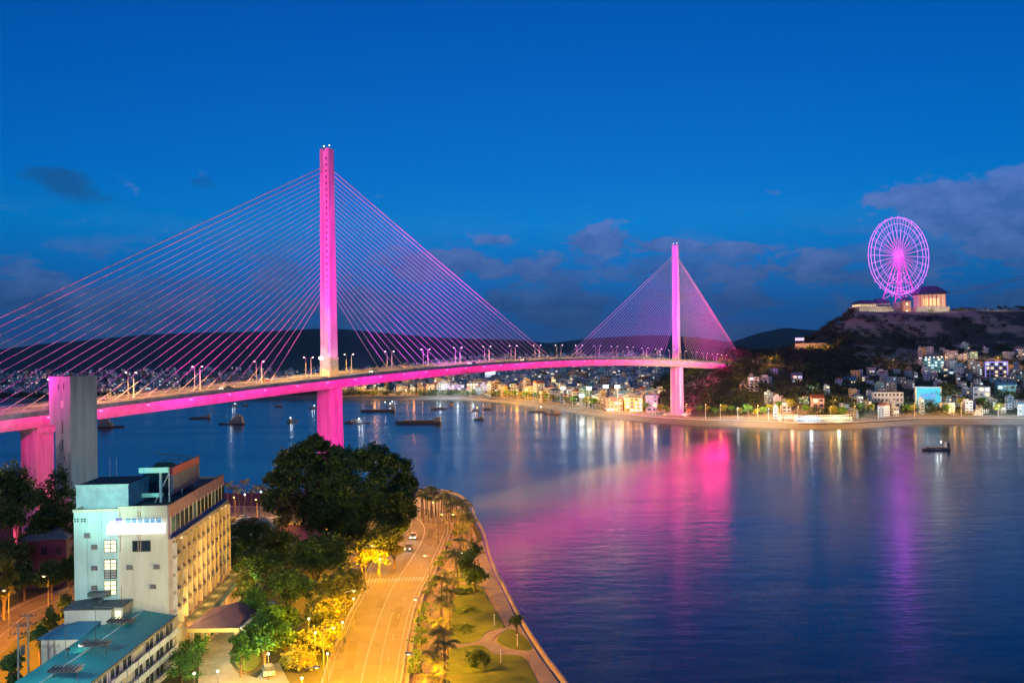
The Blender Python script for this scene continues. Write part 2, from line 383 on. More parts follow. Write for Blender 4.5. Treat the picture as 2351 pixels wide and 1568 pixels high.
# approach pier beside the grey tower
q = B(-123); Mp = Matrix.Translation((q.x, q.y, 0)) @ Matrix.Rotation(math.atan2(dr.y, dr.x), 4, 'Z')
mb = MB().box(-2.6, 2.6, -3.6, 3.6, -3, q.z-4.28, M=Mp)
mb.box(-2.8, 2.8, -.5, .5, -3, q.z-4.4, M=Mp); mb.box(-.5, .5, -3.8, 3.8, -3, q.z-4.4, M=Mp); mb.box(-3., 3., -4.6, 4.6, q.z-6, q.z-4.25, M=Mp)
mb.build('approach_pier', concrete, bridge)
for s in (-195, 530, 600):
    q = B(s); Mp = Matrix.Translation((q.x, q.y, 0)) @ Matrix.Rotation(math.atan2(dr.y, dr.x), 4, 'Z')
    MB().box(-2.6, 2.6, -3.6, 3.6, -3, q.z-4.28, M=Mp).box(-3., 3., -4.6, 4.6, q.z-6, q.z-4.25, M=Mp).build('approach_pier', concrete, bridge)
# wash lights on the girder: small fixtures on outriggers with real lamps that face the web
glow = mat('magenta_lens', (1, .5, .8), emit=(1, .25, .65), es=3.)
for s in range(-176, 560, 16):
    mb = MB(); mb.tube(B(s, HW, -.4), B(s, HW+1.6, -.9), .07, n=4); mb.box(-.3, .3, -.3, .3, -.15, .15, M=Matrix.Translation(B(s, HW+1.6, -1.0)), m=1)
    mb.build('wash_light', [steel, glow], bridge)
    if s > -200: light('AREA', B(s, HW-.3, -1.5), (1, .015, .36) if s % 32 else (1, .0, .26), 4600, bridge, aim=B(s, 6.2, -3.4), size=(15, .4))
# pylon lighting
for s0, gz in ((0, 2.), (SPAN, 3.)):
    b = B(s0); zd = b.z
    for (ds, w_) in ((-16, 9.5), (16, 9.5), (0, 10.8)):
        q = B(s0+ds, w_, 1.5)
        light('SPOT', q, (1, .005, .5), 190000 if ds else 300000, bridge, r=.3, aim=(b.x, b.y, zd+44 if ds else zd+22), cone=42 if ds else 60, blend=.8)
    light('SPOT', B(s0+10, 10.8, 1.5), (1, .0, .5), 460000, bridge, r=.3, aim=(b.x, b.y, TOP-12), cone=22, blend=.9)
    light('SPOT', B(s0-10, 10.8, 1.5), (1, .0, .5), 460000, bridge, r=.3, aim=(b.x, b.y, TOP-25), cone=22, blend=.9)
    # below deck: flood lamps near the waterline aimed up at the shaft and lamps under the girder
    for ds, e in ((-16, 58000), (16, 58000)):
        q = p1+dr*(s0+ds)+nn*16; e *= 1 if s0 == 0 else 2.6; light('SPOT', (q.x, q.y, gz+4), (1, .01, .34), e, bridge, r=.4, aim=(b.x, b.y, 22), cone=95, blend=.9)
        light('SPOT', B(s0+ds, 12.6, -3.), (1, .01, .42), e*.75, bridge, r=.4, aim=(b.x, b.y, 20), cone=90, blend=.9)
q = B(-123); qq = p1+dr*(-123)+nn*22
light('SPOT', (qq.x, qq.y, 8), (1, .02, .16), 42000, bridge, r=.4, aim=(q.x, q.y, 22), cone=95, blend=.9)
# stay lighting: floods along the parapet on the near side throw light up the planes
for s0 in (0, SPAN):
    for sd in (-1, 1):
        col = (1, .015, .42) if (s0 == 0 and sd < 0) else (.85, .06, .9)
        for k, e in ((45, 160000), (85, 190000), (125, 240000), (165, 260000), (190, 200000)):
            s = s0+sd*k
            if s0 and sd > 0: col = (1, .0, .4); e = e*1.9
            e2 = e*(2.4 if (s0 == 0 and sd < 0) else 4.)
            if sd < 0: light('SPOT', B(s, 10.5, 1.6), col, e2, bridge, r=.3, aim=Vector((p1.x, p1.y, 0))+dr*(s0-k*.45)+Vector((0, 0, dz(s0)+46)), cone=82, blend=.8)
            else: light('SPOT', B(s0+k*.42-12, 10.8, 1.6), col, e2*.9, bridge, r=.3, aim=Vector((p1.x, p1.y, 0))+dr*(s0+k*.62)+Vector((0, 0, dz(s0)+38)), cone=88, blend=.8)
for s in range(-170, 600, 10):  # unseen spots added under the deck edge for magenta streaks on the water
    q = B(s, HW+.4, -1.6); light('SPOT', q, (1, .0, .20) if s > 300 else (1, .0, .36), 900 if s < 40 else 2600 if s < 300 else 3600 if s < 430 else 7500, bridge, r=2.5, aim=(q.x*.80, q.y*.80, 0), cone=52, blend=1.)
# ------------------------------------------------------------------ bridge deck lamps
lampg = mat('lamp_glow', (1, .9, .7), emit=(1, .86, .62), es=9.)
lampw = mat('lamp_glow_cool', (1, 1, 1), emit=(.85, .95, 1), es=22.)
lampo = mat('lamp_glow_orange', (1, .7, .3), emit=(1, .55, .14), es=16.)
def lamp_proto(name, h, arm, glowm, label, cat, group, side=1):
    e = empty(name, (0, 0, 0), label, cat, group)
    MB().tube((0, 0, 0), (0, 0, h), .16, .09).tube((0, 0, 0), (0, 0, .8), .25).build('pole', steel, e)
    MB().tube((0, 0, h-.1), (side*arm*.6, 0, h+.5), .07).tube((side*arm*.6, 0, h+.5), (side*arm, 0, h+.5), .07).build('arm', steel, e)
    hd = MB().box(side*arm-.45, side*arm+.45, -.22, .22, h+.42, h+.62).build('lamp_head', steel, e)
    MB().ball((side*arm, 0, h+.36), .24, sz=.5).build('lens', glowm, hd)
    return e
bl_s = [-118, -92, -66, -38, -12]+[12+27*i for i in range(0, 21)]
idx = 0
for sd in (-1, 1):
    pr = None
    for i, s in enumerate(bl_s):
        if abs(s) < 6 or abs(s-SPAN) < 5: s += 6
        if s > 560: continue
        lab = f'{ORD[i]} median lamp from the grey tower along the bridge, arm over the {"near" if sd > 0 else "far"} lanes'
        if pr is None: pr = lamp_proto('street_lamp', 8., 1., lampg, lab, 'street lamp', 'lamps along the bridge median', sd); o = pr
        else: o = copy_tree(pr)
        q = B(s, sd*1.3, 0); o.location = q; o.rotation_euler = (0, 0, math.atan2(dr.y, dr.x)-math.pi/2); o['label'] = lab
        if sd > 0:
            a = math.atan2(dr.y, dr.x)-math.pi/2
            light('SPOT', B(s, 4., 7.8), (1, .46, .07), 150000 if s < 420 else 40000, None, r=.35, aim=B(s, 5.5, 0), cone=148, blend=.35)
            light('SPOT', B(s, -4., 7.8), (1, .46, .07), 130000, None, r=.35, aim=B(s, -5.5, 0), cone=148, blend=.35)
hx, hy, hz3 = P(1630, 852, 790)
light('SPOT', B(520, HW+1, -3), (1, .0, .05), 260000, bridge, r=.4, aim=(hx, hy, hz3), cone=34, blend=.9)
# one very bright flood beside the near pylon
fp = B(-12, 6.5, 0)
e = empty('floodlight_mast', fp, 'brilliant white floodlight mast on the deck just short of the near pylon', 'floodlight')
MB().tube((0, 0, 0), (0, 0, 7.6), .14).build('pole', steel, e); MB().box(-.8, .8, -.2, .2, 7.6, 8.5).build('lamp_head', [mat('flood_glow', (1, 1, .9), emit=(1, .95, .8), es=60)], e)
light('POINT', fp+Vector((0, 0, 9.3)), (1, .85, .6), 12000, None)
# ------------------------------------------------------------------ grey tower next to the deck
greyc = mat('tower_concrete', (.31, .33, .335), .85, sc=.4, var=.25, st=.1)
tw = empty('concrete_tower', (0, 0, 0), 'tall plain grey concrete lift tower beside the bridge deck, its bridge side washed pink', 'tower')
YT = 236.; a = P(112, 865, YT); b = P(161, 865, YT-5); c2 = P(222, 865, YT+1); zt = a.z
A0, B0, C0 = Vector((a.x, a.y)), Vector((b.x, b.y)), Vector((c2.x, c2.y)); D0 = A0+(C0-B0)
a2 = P(127, 980, YT-1.5); A1 = A0.lerp(B0, .28); D1 = A1+(C0-B0)
mb = MB(); mb.prism([tuple(A1), tuple(B0), tuple(C0), tuple(D1)], -2, zt-.5)
zl = P(112, 975, YT).z; mb.prism([tuple(A0), tuple(A1), tuple(D1), tuple(D0)], zl, zt-.5)
mb.build('shaft', greyc, tw)
cc2 = (A0+C0)/2
ex = lambda p, k: tuple(cc2+(p-cc2)*k)
MB().prism([ex(A0, 1.03), ex(B0, 1.03), ex(C0, 1.03), ex(D0, 1.03)], zt-.5, zt+.1).build('roof_slab', greyc, tw)
def onface(u, z0, z1, wd, name, m):
    pA = A0.lerp(B0, u); nrm = Vector((B0.y-A0.y, -(B0.x-A0.x))).normalized(); t = (B0-A0).normalized()
    mb = MB(); q = [pA+t*wd/2, pA-t*wd/2]
    mb.prism([tuple(q[0]-nrm*.1), tuple(q[1]-nrm*.1), tuple(q[1]+nrm*.06), tuple(q[0]+nrm*.06)], z0, z1)
    mb.build(name, m, tw)
for u, y0, y1 in ((.45, 882, 895), (.7, 880, 893)): onface(u, P(140, y1, YT-2).z, P(140, y0, YT-2).z, .35, 'slit_window', darkst)
for u, y0, y1 in ((.62, 965, 995), (.62, 1008, 1033), (.7, 1046, 1052)): onface(u, P(140, y1, YT-2).z, P(140, y0, YT-2).z, .4, 'slit_window', darkst)
onface(.62, P(140, 935, YT).z, P(140, 918, YT).z, 1., 'louvre', mat('louvre_pale', (.6, .58, .55)))
qt = p1+dr*(-150)+nn*16
light('SPOT', (A0.x-14, A0.y-16, 26), (1, .62, .62), 9000, tw, r=.5, aim=(A0.x, A0.y, 30), cone=110)
light('SPOT', (A0.x-6, A0.y-14, 8), (1, .10, .3), 14000, tw, r=.5, aim=(A0.x, A0.y, 14), cone=70)
#@@REST

# ------------------------------------------------------------------ foliage
def foliage(name, cols_, sc=.5, rough=.6):
    return mat(name, (0, 0, 0), rough, cols=cols_, sc=sc, spec=.2)
leafd = foliage('leaf_dark', [(.3, (.018, .046, .010)), (.5, (.052, .105, .024)), (.7, (.10, .16, .04))], .35)
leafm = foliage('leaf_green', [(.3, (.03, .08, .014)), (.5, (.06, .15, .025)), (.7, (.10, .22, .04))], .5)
leafy = foliage('leaf_yellow_lit', [(.3, (.09, .11, .015)), (.5, (.20, .20, .03)), (.7, (.32, .29, .05))], .5)  # yellow lamplight put into the leaf colour of the lit trees
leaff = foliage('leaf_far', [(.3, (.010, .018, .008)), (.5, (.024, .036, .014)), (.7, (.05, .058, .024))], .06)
bark = mat('bark', (.10, .075, .055), .9, sc=2., var=.35)
def leaves(blobs, per, size, seed=0, clump=None, up=.5):
    """blobs: (x,y,z,r,rz) -> vertex array of leaf quads gathered in clumps on and inside each blob"""
    g = np.random.default_rng(seed); out = []
    for (x, y, z, r, rz) in blobs:
        k = clump or max(6, int(14*(r**.9)))
        d = g.normal(size=(k, 3)); d /= np.linalg.norm(d, axis=1)[:, None]; d[:, 2] = np.where(d[:, 2] < -.35, -d[:, 2]*.6, d[:, 2])
        rad = g.uniform(.62, 1.06, k)**.8
        cen = d*rad[:, None]
        n_ = per//k+1
        p = np.repeat(cen, n_, 0)+g.normal(size=(k*n_, 3))*(.55/math.sqrt(max(k, 4))+.05)
        out.append(p*np.array([r, r, rz])+np.array([x, y, z]))
    p = np.concatenate(out); m = len(p)
    a = g.normal(size=(m, 3)); a[:, 2] *= .6; a /= np.linalg.norm(a, axis=1)[:, None]
    b = np.cross(a, g.normal(size=(m, 3))+np.array([0, 0, up*2])); b /= np.linalg.norm(b, axis=1)[:, None]+1e-9
    s = size*g.uniform(.55, 1.3, m)[:, None]; a = a*s*.5; b = b*s*.32
    return np.stack([p-a, p+b, p+a, p-b], 1).reshape(-1, 3)
def quads(name, V, m, parent=None):
    n_ = len(V)//4; me = bpy.data.meshes.new(name)
    me.vertices.add(len(V)); me.vertices.foreach_set('co', V.astype(np.float32).ravel())
    me.loops.add(len(V)); me.loops.foreach_set('vertex_index', np.arange(len(V), dtype=np.int32))
    me.polygons.add(n_); me.polygons.foreach_set('loop_start', np.arange(0, len(V), 4, dtype=np.int32)); me.polygons.foreach_set('loop_total', np.full(n_, 4, dtype=np.int32))
    me.materials.append(m); me.update(calc_edges=True); me.validate()
    o = bpy.data.objects.new(name, me); C.objects.link(o)
    if parent: o.parent = parent
    return o
def tree_obj(loc, h, r, lab, m=leafd, seed=0, per=1500, size=.7, group=None, name='broadleaf_tree', blobs=None, trunk_r=None, cat='tree', low=.32):
    e = empty(name, loc, lab, cat, group); g = random.Random(seed)
    tr = trunk_r or h*.028
    if blobs is None:
        blobs = []
        for i in range(7):
            a = g.uniform(0, 6.28); q = g.uniform(.1, .55)*r; zz_ = g.uniform(low+.15, .82)*h
            rr_ = r*g.uniform(.42, .62)
            blobs.append((q*math.cos(a), q*math.sin(a), zz_, rr_, rr_*.8))
        blobs.append((0, 0, h*.8, r*.5, h*.2))
    t = MB(); t.tube((0, 0, -.3), (0, 0, h*low), tr*1.25, tr*.85, 8)
    for b_ in blobs[:8]:
        mid = Vector((b_[0]*.45, b_[1]*.45, (h*low+b_[2])/2)); t.tube((0, 0, h*low-.1), mid, tr*.6, tr*.4, 6); t.tube(mid, (b_[0], b_[1], b_[2]), tr*.4, tr*.15, 5)
    t.build('trunk', bark, e)
    quads('crown', leaves(blobs, per//len(blobs), size, seed), m, e)
    return e
def hit(x, y, z=None):
    """where the sight line through photo point (x, y) meets the far shore ground"""
    a, b = ray(x, y); Y = Yc(x)+2
    while Y < 5000:
        if H+b*Y <= ter(a*Y, Y): return a*Y, Y, ter(a*Y, Y)
        Y += 2 if Y < 1400 else 8
    return a*Y, Y, ter(a*Y, Y)
# ------------------------------------------------------------------ houses of the town
wlit = mat('window_warm', (1, .8, .5), emit=(1, .72, .38), es=1.3)
wcool = mat('window_cool', (.8, .95, 1), emit=(.75, .95, 1), es=1.3)
wdark = mat('window_dark', (.015, .02, .03), .25, spec=.6)
WALLS = [('white', (.62, .64, .66)), ('pale blue', (.34, .47, .58)), ('cream', (.58, .52, .40)), ('grey', (.34, .36, .38)), ('pink', (.52, .34, .34)), ('turquoise', (.22, .46, .47)), ('lavender', (.42, .38, .54)), ('ochre', (.50, .36, .18))]
wallm = {k: mat('wall_'+k.replace(' ', '_'), v_, .85, sc=.3, var=.22) for k, v_ in WALLS}
roofr = mat('roof_red', (.20, .06, .045), .8); roofg = mat('roof_grey', (.16, .17, .18), .8); roofb = mat('roof_blue', (.08, .17, .26), .7)
def house_mb(wd, dp, fl, kind, g, lit=.22, fh=3.2):
    mb = MB(); h = fl*fh
    mb.box(-wd/2, wd/2, 0, dp, -6, h, 0, top=1)
    if kind == 'gable':
        z1 = h+wd*.28
        mb.poly([(-wd/2-.4, -.4, h), (wd/2+.4, -.4, h), (wd/2+.4, dp+.4, h), (-wd/2-.4, dp+.4, h), (0, -.4, z1), (0, dp+.4, z1)], [(0, 1, 4), (2, 3, 5), (0, 4, 5, 3), (1, 2, 5, 4), (3, 2, 1, 0)], 1)
    elif kind == 'hip':
        z1 = h+wd*.25
        mb.poly([(-wd/2-.5, -.5, h), (wd/2+.5, -.5, h), (wd/2+.5, dp+.5, h), (-wd/2-.5, dp+.5, h), (0, dp*.35, z1), (0, dp*.65, z1)], [(0, 1, 4), (2, 3, 5), (0, 4, 5, 3), (1, 2, 5, 4), (3, 2, 1, 0)], 1)
    elif kind == 'stair':
        mb.box(-wd/2+.3, wd*.1, dp*.4, dp*.8, h, h+2.8, 0, top=1); mb.box(-wd/2, wd/2, -.02, .22, h, h+.9, 0)
        mb.tube((wd*.25, dp*.5, h), (wd*.25, dp*.5, h+1.7), .7, n=8, m=1)
    else:
        for a, b_ in ((-wd/2, -wd/2+.2), (wd/2-.2, wd/2)): mb.box(a, b_, 0, dp, h, h+.9, 0)
        mb.box(-wd/2+.2, wd/2-.2, 0, .2, h, h+.9, 0)
    nb = max(1, int(wd/2.8))
    for k in range(fl):
        z0 = k*fh+.9
        if k and g.random() < .5: mb.box(-wd/2+.15, wd/2-.15, -1., 0, k*fh-.12, k*fh+.08, 0)
        for j in range(nb):
            x = -wd/2+(j+.5)*wd/nb; ww = wd/nb*.32
            r = g.random(); mm = (3 if g.random() < .55 else 4) if r < lit else 2
            mb.poly([(x-ww, -.06, z0), (x+ww, -.06, z0), (x+ww, -.06, z0+1.5), (x-ww, -.06, z0+1.5)], [(0, 1, 2, 3)], mm)
        for sx in (-1, 1):
            for j in range(int(dp/4)):
                y = (j+.5)*4; mm = 2 if g.random() > lit else 3
                q_ = [(sx*(wd/2+.05), y-.6, z0), (sx*(wd/2+.05), y+.6, z0), (sx*(wd/2+.05), y+.6, z0+1.3), (sx*(wd/2+.05), y-.6, z0+1.3)]
                mb.poly(q_ if sx > 0 else q_[::-1], [(0, 1, 2, 3)], mm)
    return mb
FL = {2: 'two-storey', 3: 'three-storey', 4: 'four-storey', 5: 'five-storey', 1: 'one-storey', 7: 'seven-storey'}
RF = {'gable': 'gabled', 'hip': 'hipped', 'stair': 'flat', 'flat': 'flat'}
protos = []; g = random.Random(3)
for i in range(40):
    wn, wc = WALLS[[0, 1, 2, 3, 0, 1, 4, 0, 5, 6, 7, 3, 1, 0, 2, 0][i % 16]]; kind = ['flat', 'gable', 'stair', 'hip', 'stair'][i % 5]
    fl = g.choice([2, 3, 3, 4, 4, 5]); wd = g.choice([5, 6.5, 8, 10, 12]); dp = g.choice([9, 11, 13]); lit = g.choice([.04, .08, .15, .28])
    rm = g.choice([roofr, roofg, roofb])
    protos.append((house_mb(wd, dp, fl, kind, g, lit), [wallm[wn], rm if kind in ('gable', 'hip') else roofg, wdark, wlit, wcool], wn, kind, fl, wd, dp, lit, {roofr: 'red', roofg: 'grey', roofb: 'blue'}[rm]))
cells = {}
def free(X, Y, r):
    k = (int(X//14), int(Y//14))
    for a in (-1, 0, 1):
        for b_ in (-1, 0, 1):
            for (x, y, q) in cells.get((k[0]+a, k[1]+b_), ()):
                if math.hypot(x-X, y-Y) < (r+q)*.82: return False
    cells.setdefault(k, []).append((X, Y, r)); return True
# single buildings that stand out are placed first
keep = []
def reserve(x, y, r=9):
    X, Y, Z = hit(x, y); free(X, Y, r); return X, Y, Z
def special(x0, x1, yb, fl, wn, kind, lab, cat='building', lit=.3, dp=12, rm=roofg, fh=None, ytop=None, name='town_building', wm=None, rz=0, bay=None):
    X, Y, Z = hit((x0+x1)/2, yb); wd = (x1-x0)*Y/F
    hh = (yb-ytop)*Y/F if ytop else fl*3.2
    e = empty(name, (X, Y, Z), lab, cat, None, math.atan2(-X, Y)*.6+rz)
    fhh = hh/fl; g_ = random.Random(int(x0)); mb = MB(); W2 = wd/2
    mb.box(-W2, W2, 0, dp, -6, hh, 0, top=0); mb.build('wall', wm or wallm[wn], e)
    rb = MB()
    if kind == 'gable': rb.poly([(-W2-.5, -.5, hh), (W2+.5, -.5, hh), (W2+.5, dp+.5, hh), (-W2-.5, dp+.5, hh), (-W2-.5, dp/2, hh+2.6), (W2+.5, dp/2, hh+2.6)], [(0, 1, 5, 4), (2, 3, 4, 5), (1, 2, 5), (3, 0, 4), (3, 2, 1, 0)])
    else: rb.box(-W2-.25, W2+.25, -.25, dp+.25, hh, hh+.35); rb.box(-W2*.6, 0, dp*.5, dp*.85, hh+.35, hh+2.6)
    rb.build('roof', rm, e)
    nb = bay or max(2, int(wd/3.4)); vd = {}
    for k in range(fl):
        for j in range(nb):
            x = -W2+(j+.5)*wd/nb; ww = wd/nb*.3; z0 = k*fhh+fhh*.28; z1 = k*fhh+fhh*.8
            r = g_.random(); m_ = (wlit if g_.random() < .5 else wcool) if r < lit else wdark
            MB().box(x-ww, x+ww, -.12, .02, z0, z1).build('window', m_, e)
        if k: MB().box(-W2, W2, -.5, 0, k*fhh-.12, k*fhh+.12).build('ledge', wm or wallm[wn], e)
    free(X, Y+dp/2, max(wd, dp)*.6); free(X, Y-10, wd*.5)
    return e, X, Y, Z, hh, wd
glowwhite = mat('floodlit_wall', (.75, .82, .95), .8)
e, X, Y, Z, hh, wd = special(1114, 1138, 880, 7, 'white', 'flat', 'tall white floodlit block below the bridge deck, brightest building of the old town', ytop=846, lit=.5, wm=glowwhite)
for dz_ in (4, 22): light('SPOT', (X-3, Y-16, Z+dz_), (.7, .82, 1), 150000, e, aim=(X, Y, Z+hh*.6), cone=70).parent = None
e, X, Y, Z, hh, wd = special(1036, 1066, 903, 3, 'lavender', 'flat', 'lavender lit block on the far quay, left of the yellow one', ytop=884, lit=.6)
light('POINT', (X-8, Y-12, Z+5), (.75, .3, 1), 60000)
e, X, Y, Z, hh, wd = special(1072, 1098, 903, 3, 'cream', 'flat', 'cream block glowing yellow on the far quay, right of the lavender one', ytop=880, lit=.8)
light('POINT', (X, Y-14, Z+6), (1, .75, .4), 90000)
e, X, Y, Z, hh, wd = special(1436, 1476, 946, 4, 'ochre', 'flat', 'orange lit four storey terrace with open balconies near the far pylon', ytop=914, lit=.7)
light('POINT', (X-6, Y-9, Z+5), (1, .42, .15), 30000); light('POINT', (X+7, Y-8, Z+9), (1, .5, .2), 20000)
e, X, Y, Z, hh, wd = special(1392, 1430, 945, 3, 'pink', 'gable', 'long pinkish three storey building with a red roof behind the promenade', ytop=922, lit=.4, rm=roofr)
light('POINT', (X, Y-10, Z+4), (1, .6, .3), 20000)
e, X, Y, Z, hh, wd = special(1484, 1510, 945, 4, 'lavender', 'flat', 'narrow violet building standing just left of the far pylon', ytop=908, lit=.1)
light('POINT', (X-2, Y-9, Z+9), (.7, .25, 1), 26000)
special(1308, 1332, 905, 4, 'white', 'gable', 'white four storey building behind the two left floodlights', ytop=880, lit=.3, rm=roofr)
special(1228, 1250, 893, 6, 'grey', 'flat', 'grey six storey block in the middle of the old town', ytop=862, lit=.15)
special(1286, 1300, 886, 5, 'pale blue', 'flat', 'slim pale blue tower block high in the old town', ytop=860, lit=.2)
special(1030, 1050, 878, 3, 'pink', 'hip', 'pink lit roof block below the deck, left of the white tower', ytop=862, lit=.5, rm=roofr)
def bluebld():
    X, Y, Z = hit(2128, 938); wd = 58*Y/F; e = empty('school_building', (X, Y, Z), 'big bright blue building with white window frames on the lower right hillside', 'building', None, -.38)
    bl = mat('bright_blue_wall', (.02, .34, .62), .6); hh = 47*Y/F
    MB().box(-wd*.36, wd*.5, 0, 12, -5, hh).build('wall', bl, e)
    MB().box(-wd*.36, wd*.5, 12, 12.4, -5, hh+.3).box(-wd*.42, -wd*.36, -.3, 12, -5, hh+.3).build('side_wall', wallm['cream'], e)
    MB().box(-wd*.4, wd*.53, -.5, 12.6, hh, hh+.5).box(wd*.5, wd*.53, -.4, 12, -5, hh).build('frame_band', wallm['white'], e)
    for k in range(2):
        for j in range(4): MB().box(-wd*.2+j*wd*.13, -wd*.1+j*wd*.13, -.15, .02, 1.+k*3.4, 3.2+k*3.4).build('window', wdark, e)
    for j in range(9): MB().box(-wd*.26+j*wd*.07, -wd*.235+j*wd*.07, -.25, .02, 8, 11).build('fin', mat('fin_violet', (.25, .3, .8)), e)
    light('POINT', (X-5, Y-12, Z+9), (.5, .9, 1), 16000); light('POINT', (X+7, Y-10, Z+5), (.5, .9, 1), 9000); free(X, Y+6, 14); free(X, Y-12, 11)
bluebld()
e, X, Y, Z, hh, wd = special(2008, 2072, 936, 3, 'white', 'flat', 'long white three storey school with dark window rows, left of the bright blue building', ytop=901, lit=.0, dp=11, bay=8)
light('POINT', (X, Y-14, Z+9), (.75, .9, 1), 9000); light('POINT', (X+10, Y-10, Z+3), (1, 1, .8), 3500)
e, X, Y, Z, hh, wd = special(2236, 2272, 924, 3, 'white', 'flat', 'white three storey house with wide openings right of the big dark tree', ytop=889, lit=.2, bay=3)
light('POINT', (X-2, Y-12, Z+8), (.8, .95, 1), 7000)
e, X, Y, Z, hh, wd = special(2292, 2330, 908, 2, 'turquoise', 'gable', 'turquoise house with a hipped roof near the right edge', ytop=884, lit=.1, rm=roofb)
light('POINT', (X-2, Y-10, Z+7), (.7, 1, 1), 7000)
e, X, Y, Z, hh, wd = special(2266, 2310, 868, 4, 'lavender', 'flat', 'violet outlined hotel block high on the right hillside', ytop=832, lit=.6, bay=5)
MB().box(-wd/2-.5, wd/2+.5, -.7, -.5, hh, hh+.6).box(-wd/2-.6, -wd/2-.2, -.7, -.4, 0, hh).box(wd/2+.2, wd/2+.6, -.7, -.4, 0, hh).build('light_strip', mat('violet_tube', (.5, .4, 1), emit=(.45, .35, 1), es=1.2), e)
e, X, Y, Z, hh, wd = special(2124, 2166, 856, 5, 'turquoise', 'flat', 'teal terraced building with a row of cool roof lamps on the right hillside', ytop=823, lit=.5, bay=6)
for j in range(5): MB().box(-wd/2+1+j*wd/5, -wd/2+2+j*wd/5, -.2, .3, hh+.35, hh+1.6).build('roof_lamp', wcool, e)
light('POINT', (X+4, Y-10, Z+8), (.6, 1, 1), 9000)
special(2166, 2190, 866, 3, 'turquoise', 'hip', 'small teal house with one lit doorway below the terraced building', ytop=846, lit=.5)
special(1938, 1965, 885, 3, 'turquoise', 'gable', 'teal roofed house above the white school', ytop=872, lit=.4, rm=roofb)
special(1700, 1722, 898, 3, 'pink', 'flat', 'pink lit low house among the trees right of the far pylon', ytop=884, lit=.4)
special(1720, 1742, 900, 5, 'lavender', 'flat', 'five storey lavender block among the trees right of the pink house', ytop=868, lit=.2)
special(1744, 1762, 895, 3, 'grey', 'flat', 'grey block in the trees beside the lavender one', ytop=872, lit=.1)
special(1820, 1842, 878, 2, 'white', 'gable', 'white house with a steep lit gable alone in the dark hillside wood', ytop=862, lit=.8)
special(1796, 1816, 948, 3, 'lavender', 'flat', 'pale lavender house behind the moored restaurant boats', ytop=925, lit=.3)
special(1866, 1892, 948, 3, 'pink', 'gable', 'pink house with a red roof behind the moored boats', ytop=915, lit=.5, rm=roofr)
# the retaining wall glowing orange below the skyline
X, Y, Z = hit(1860, 812); Yw = Y
q0 = P(1826, 808, Yw); q1 = P(1895, 806, Yw+10); q2 = P(1945, 798, Yw+40)
rw = MB()
for a_, b__, h_ in ((q0, q1, 8.5), (q1, q2, 7)): rw.poly([tuple(a_+Vector((0, 0, -8))), tuple(b__+Vector((0, 0, -8))), tuple(b__+Vector((0, 0, h_))), tuple(a_+Vector((0, 0, h_))), tuple(a_+Vector((0, 2, -8))), tuple(b__+Vector((0, 2, -8))), tuple(b__+Vector((0, 2, h_))), tuple(a_+Vector((0, 2, h_)))], [(0, 1, 2, 3), (3, 2, 6, 7), (5, 4, 7, 6), (4, 0, 3, 7), (1, 5, 6, 2), (4, 5, 1, 0)])
tag(rw.build('retaining_wall', mat('wall_stone', (.5, .42, .3), sc=.2, var=.3)), 'pale hillside retaining wall lit orange below the temple hill', 'wall')
for t in (.15, .4, .65, .9): 
    q = q0.lerp(q1, t); light('POINT', (q.x, q.y-9, q.z+3), (1, .45, .04), 36000)
q = P(1836, 779, Yw+22); 
sg = empty('hillside_sign', q, 'small white letter board standing on the dark slope above the orange wall', 'sign')
sb = MB(); sb.box(-5, 5, 0, .3, -2.2, 2.2); sb.build('board', mat('sign_board', (.2, .2, .24)), sg)
lb = MB()
for j in range(7): lb.box(-4.5+j*1.32, -4.5+j*1.32+.9, -.12, 0, -1.4 if j % 2 else -1.1, 1.4)
lb.build('lettering', mat('sign_white', (1, 1, 1), emit=(1, .93, .95), es=1.1), sg); MB().tube((-4, .2, -2.2), (-4, .2, -14), .2).tube((4, .2, -2.2), (4, .2, -14), .2).build('leg', steel, sg)
# zones that a viewer can find, to single the small houses out
def zone(x):
    for lim, t in ((60, 'at the left edge of the photo'), (225, 'behind the grey tower'), (330, 'just right of the grey tower'), (430, 'behind the first deck lamp right of the tower'), (575, 'between the first two deck lamps'), (700, 'left of the brilliant mast'), (800, 'around the near pylon'), (905, 'right of the near pylon'), (1005, 'above the yellow quay lamps'), (1110, 'left of the white floodlit block'), (1160, 'around the white floodlit block'), (1215, 'right of the white floodlit block'), (1275, 'left of the floodlights'), (1330, 'above the leftmost floodlight'), (1385, 'between the floodlights'), (1440, 'above the starry right floodlight'), (1530, 'left of the far pylon'), (1700, 'right of the far pylon'), (1800, 'on the dark wooded slope'), (1900, 'above the moored boats'), (2000, 'left of the long white school'), (2090, 'around the long white school'), (2170, 'around the bright blue building'), (2240, 'by the big dark tree'), (9999, 'near the right edge')):
        if x < lim: return t
def row(x, dy):
    return 'front row' if dy < 90 else 'second row' if dy < 170 else 'middle rows' if dy < 420 else 'upper rows' if dy < 900 else 'farthest rows'
cand = []; g = random.Random(11)
def try_place(x, dy):
    Y = Yc(x)+dy; X = (x-1175.5)/F*Y; pr = g.choice(protos)
    if not free(X, Y+pr[6]/2, max(pr[5], pr[6])*.5): return
    yy = 809-(ter(X, Y)-H)/Y*F
    cand.append((Y, x, dy, X, pr))
for _ in range(900): try_place(g.uniform(1000, 1510), 34+g.random()**1.1*600)
for _ in range(900): try_place(g.uniform(900, 1520), 300+g.random()**1.2*1400)
for _ in range(520): try_place(g.uniform(-60, 1010), 60+g.random()**1.6*1500)
for _ in range(190): try_place(g.uniform(1940, 2420), 24+g.random()*150)
for _ in range(60): try_place(g.uniform(2110, 2420), 150+g.random()*130)
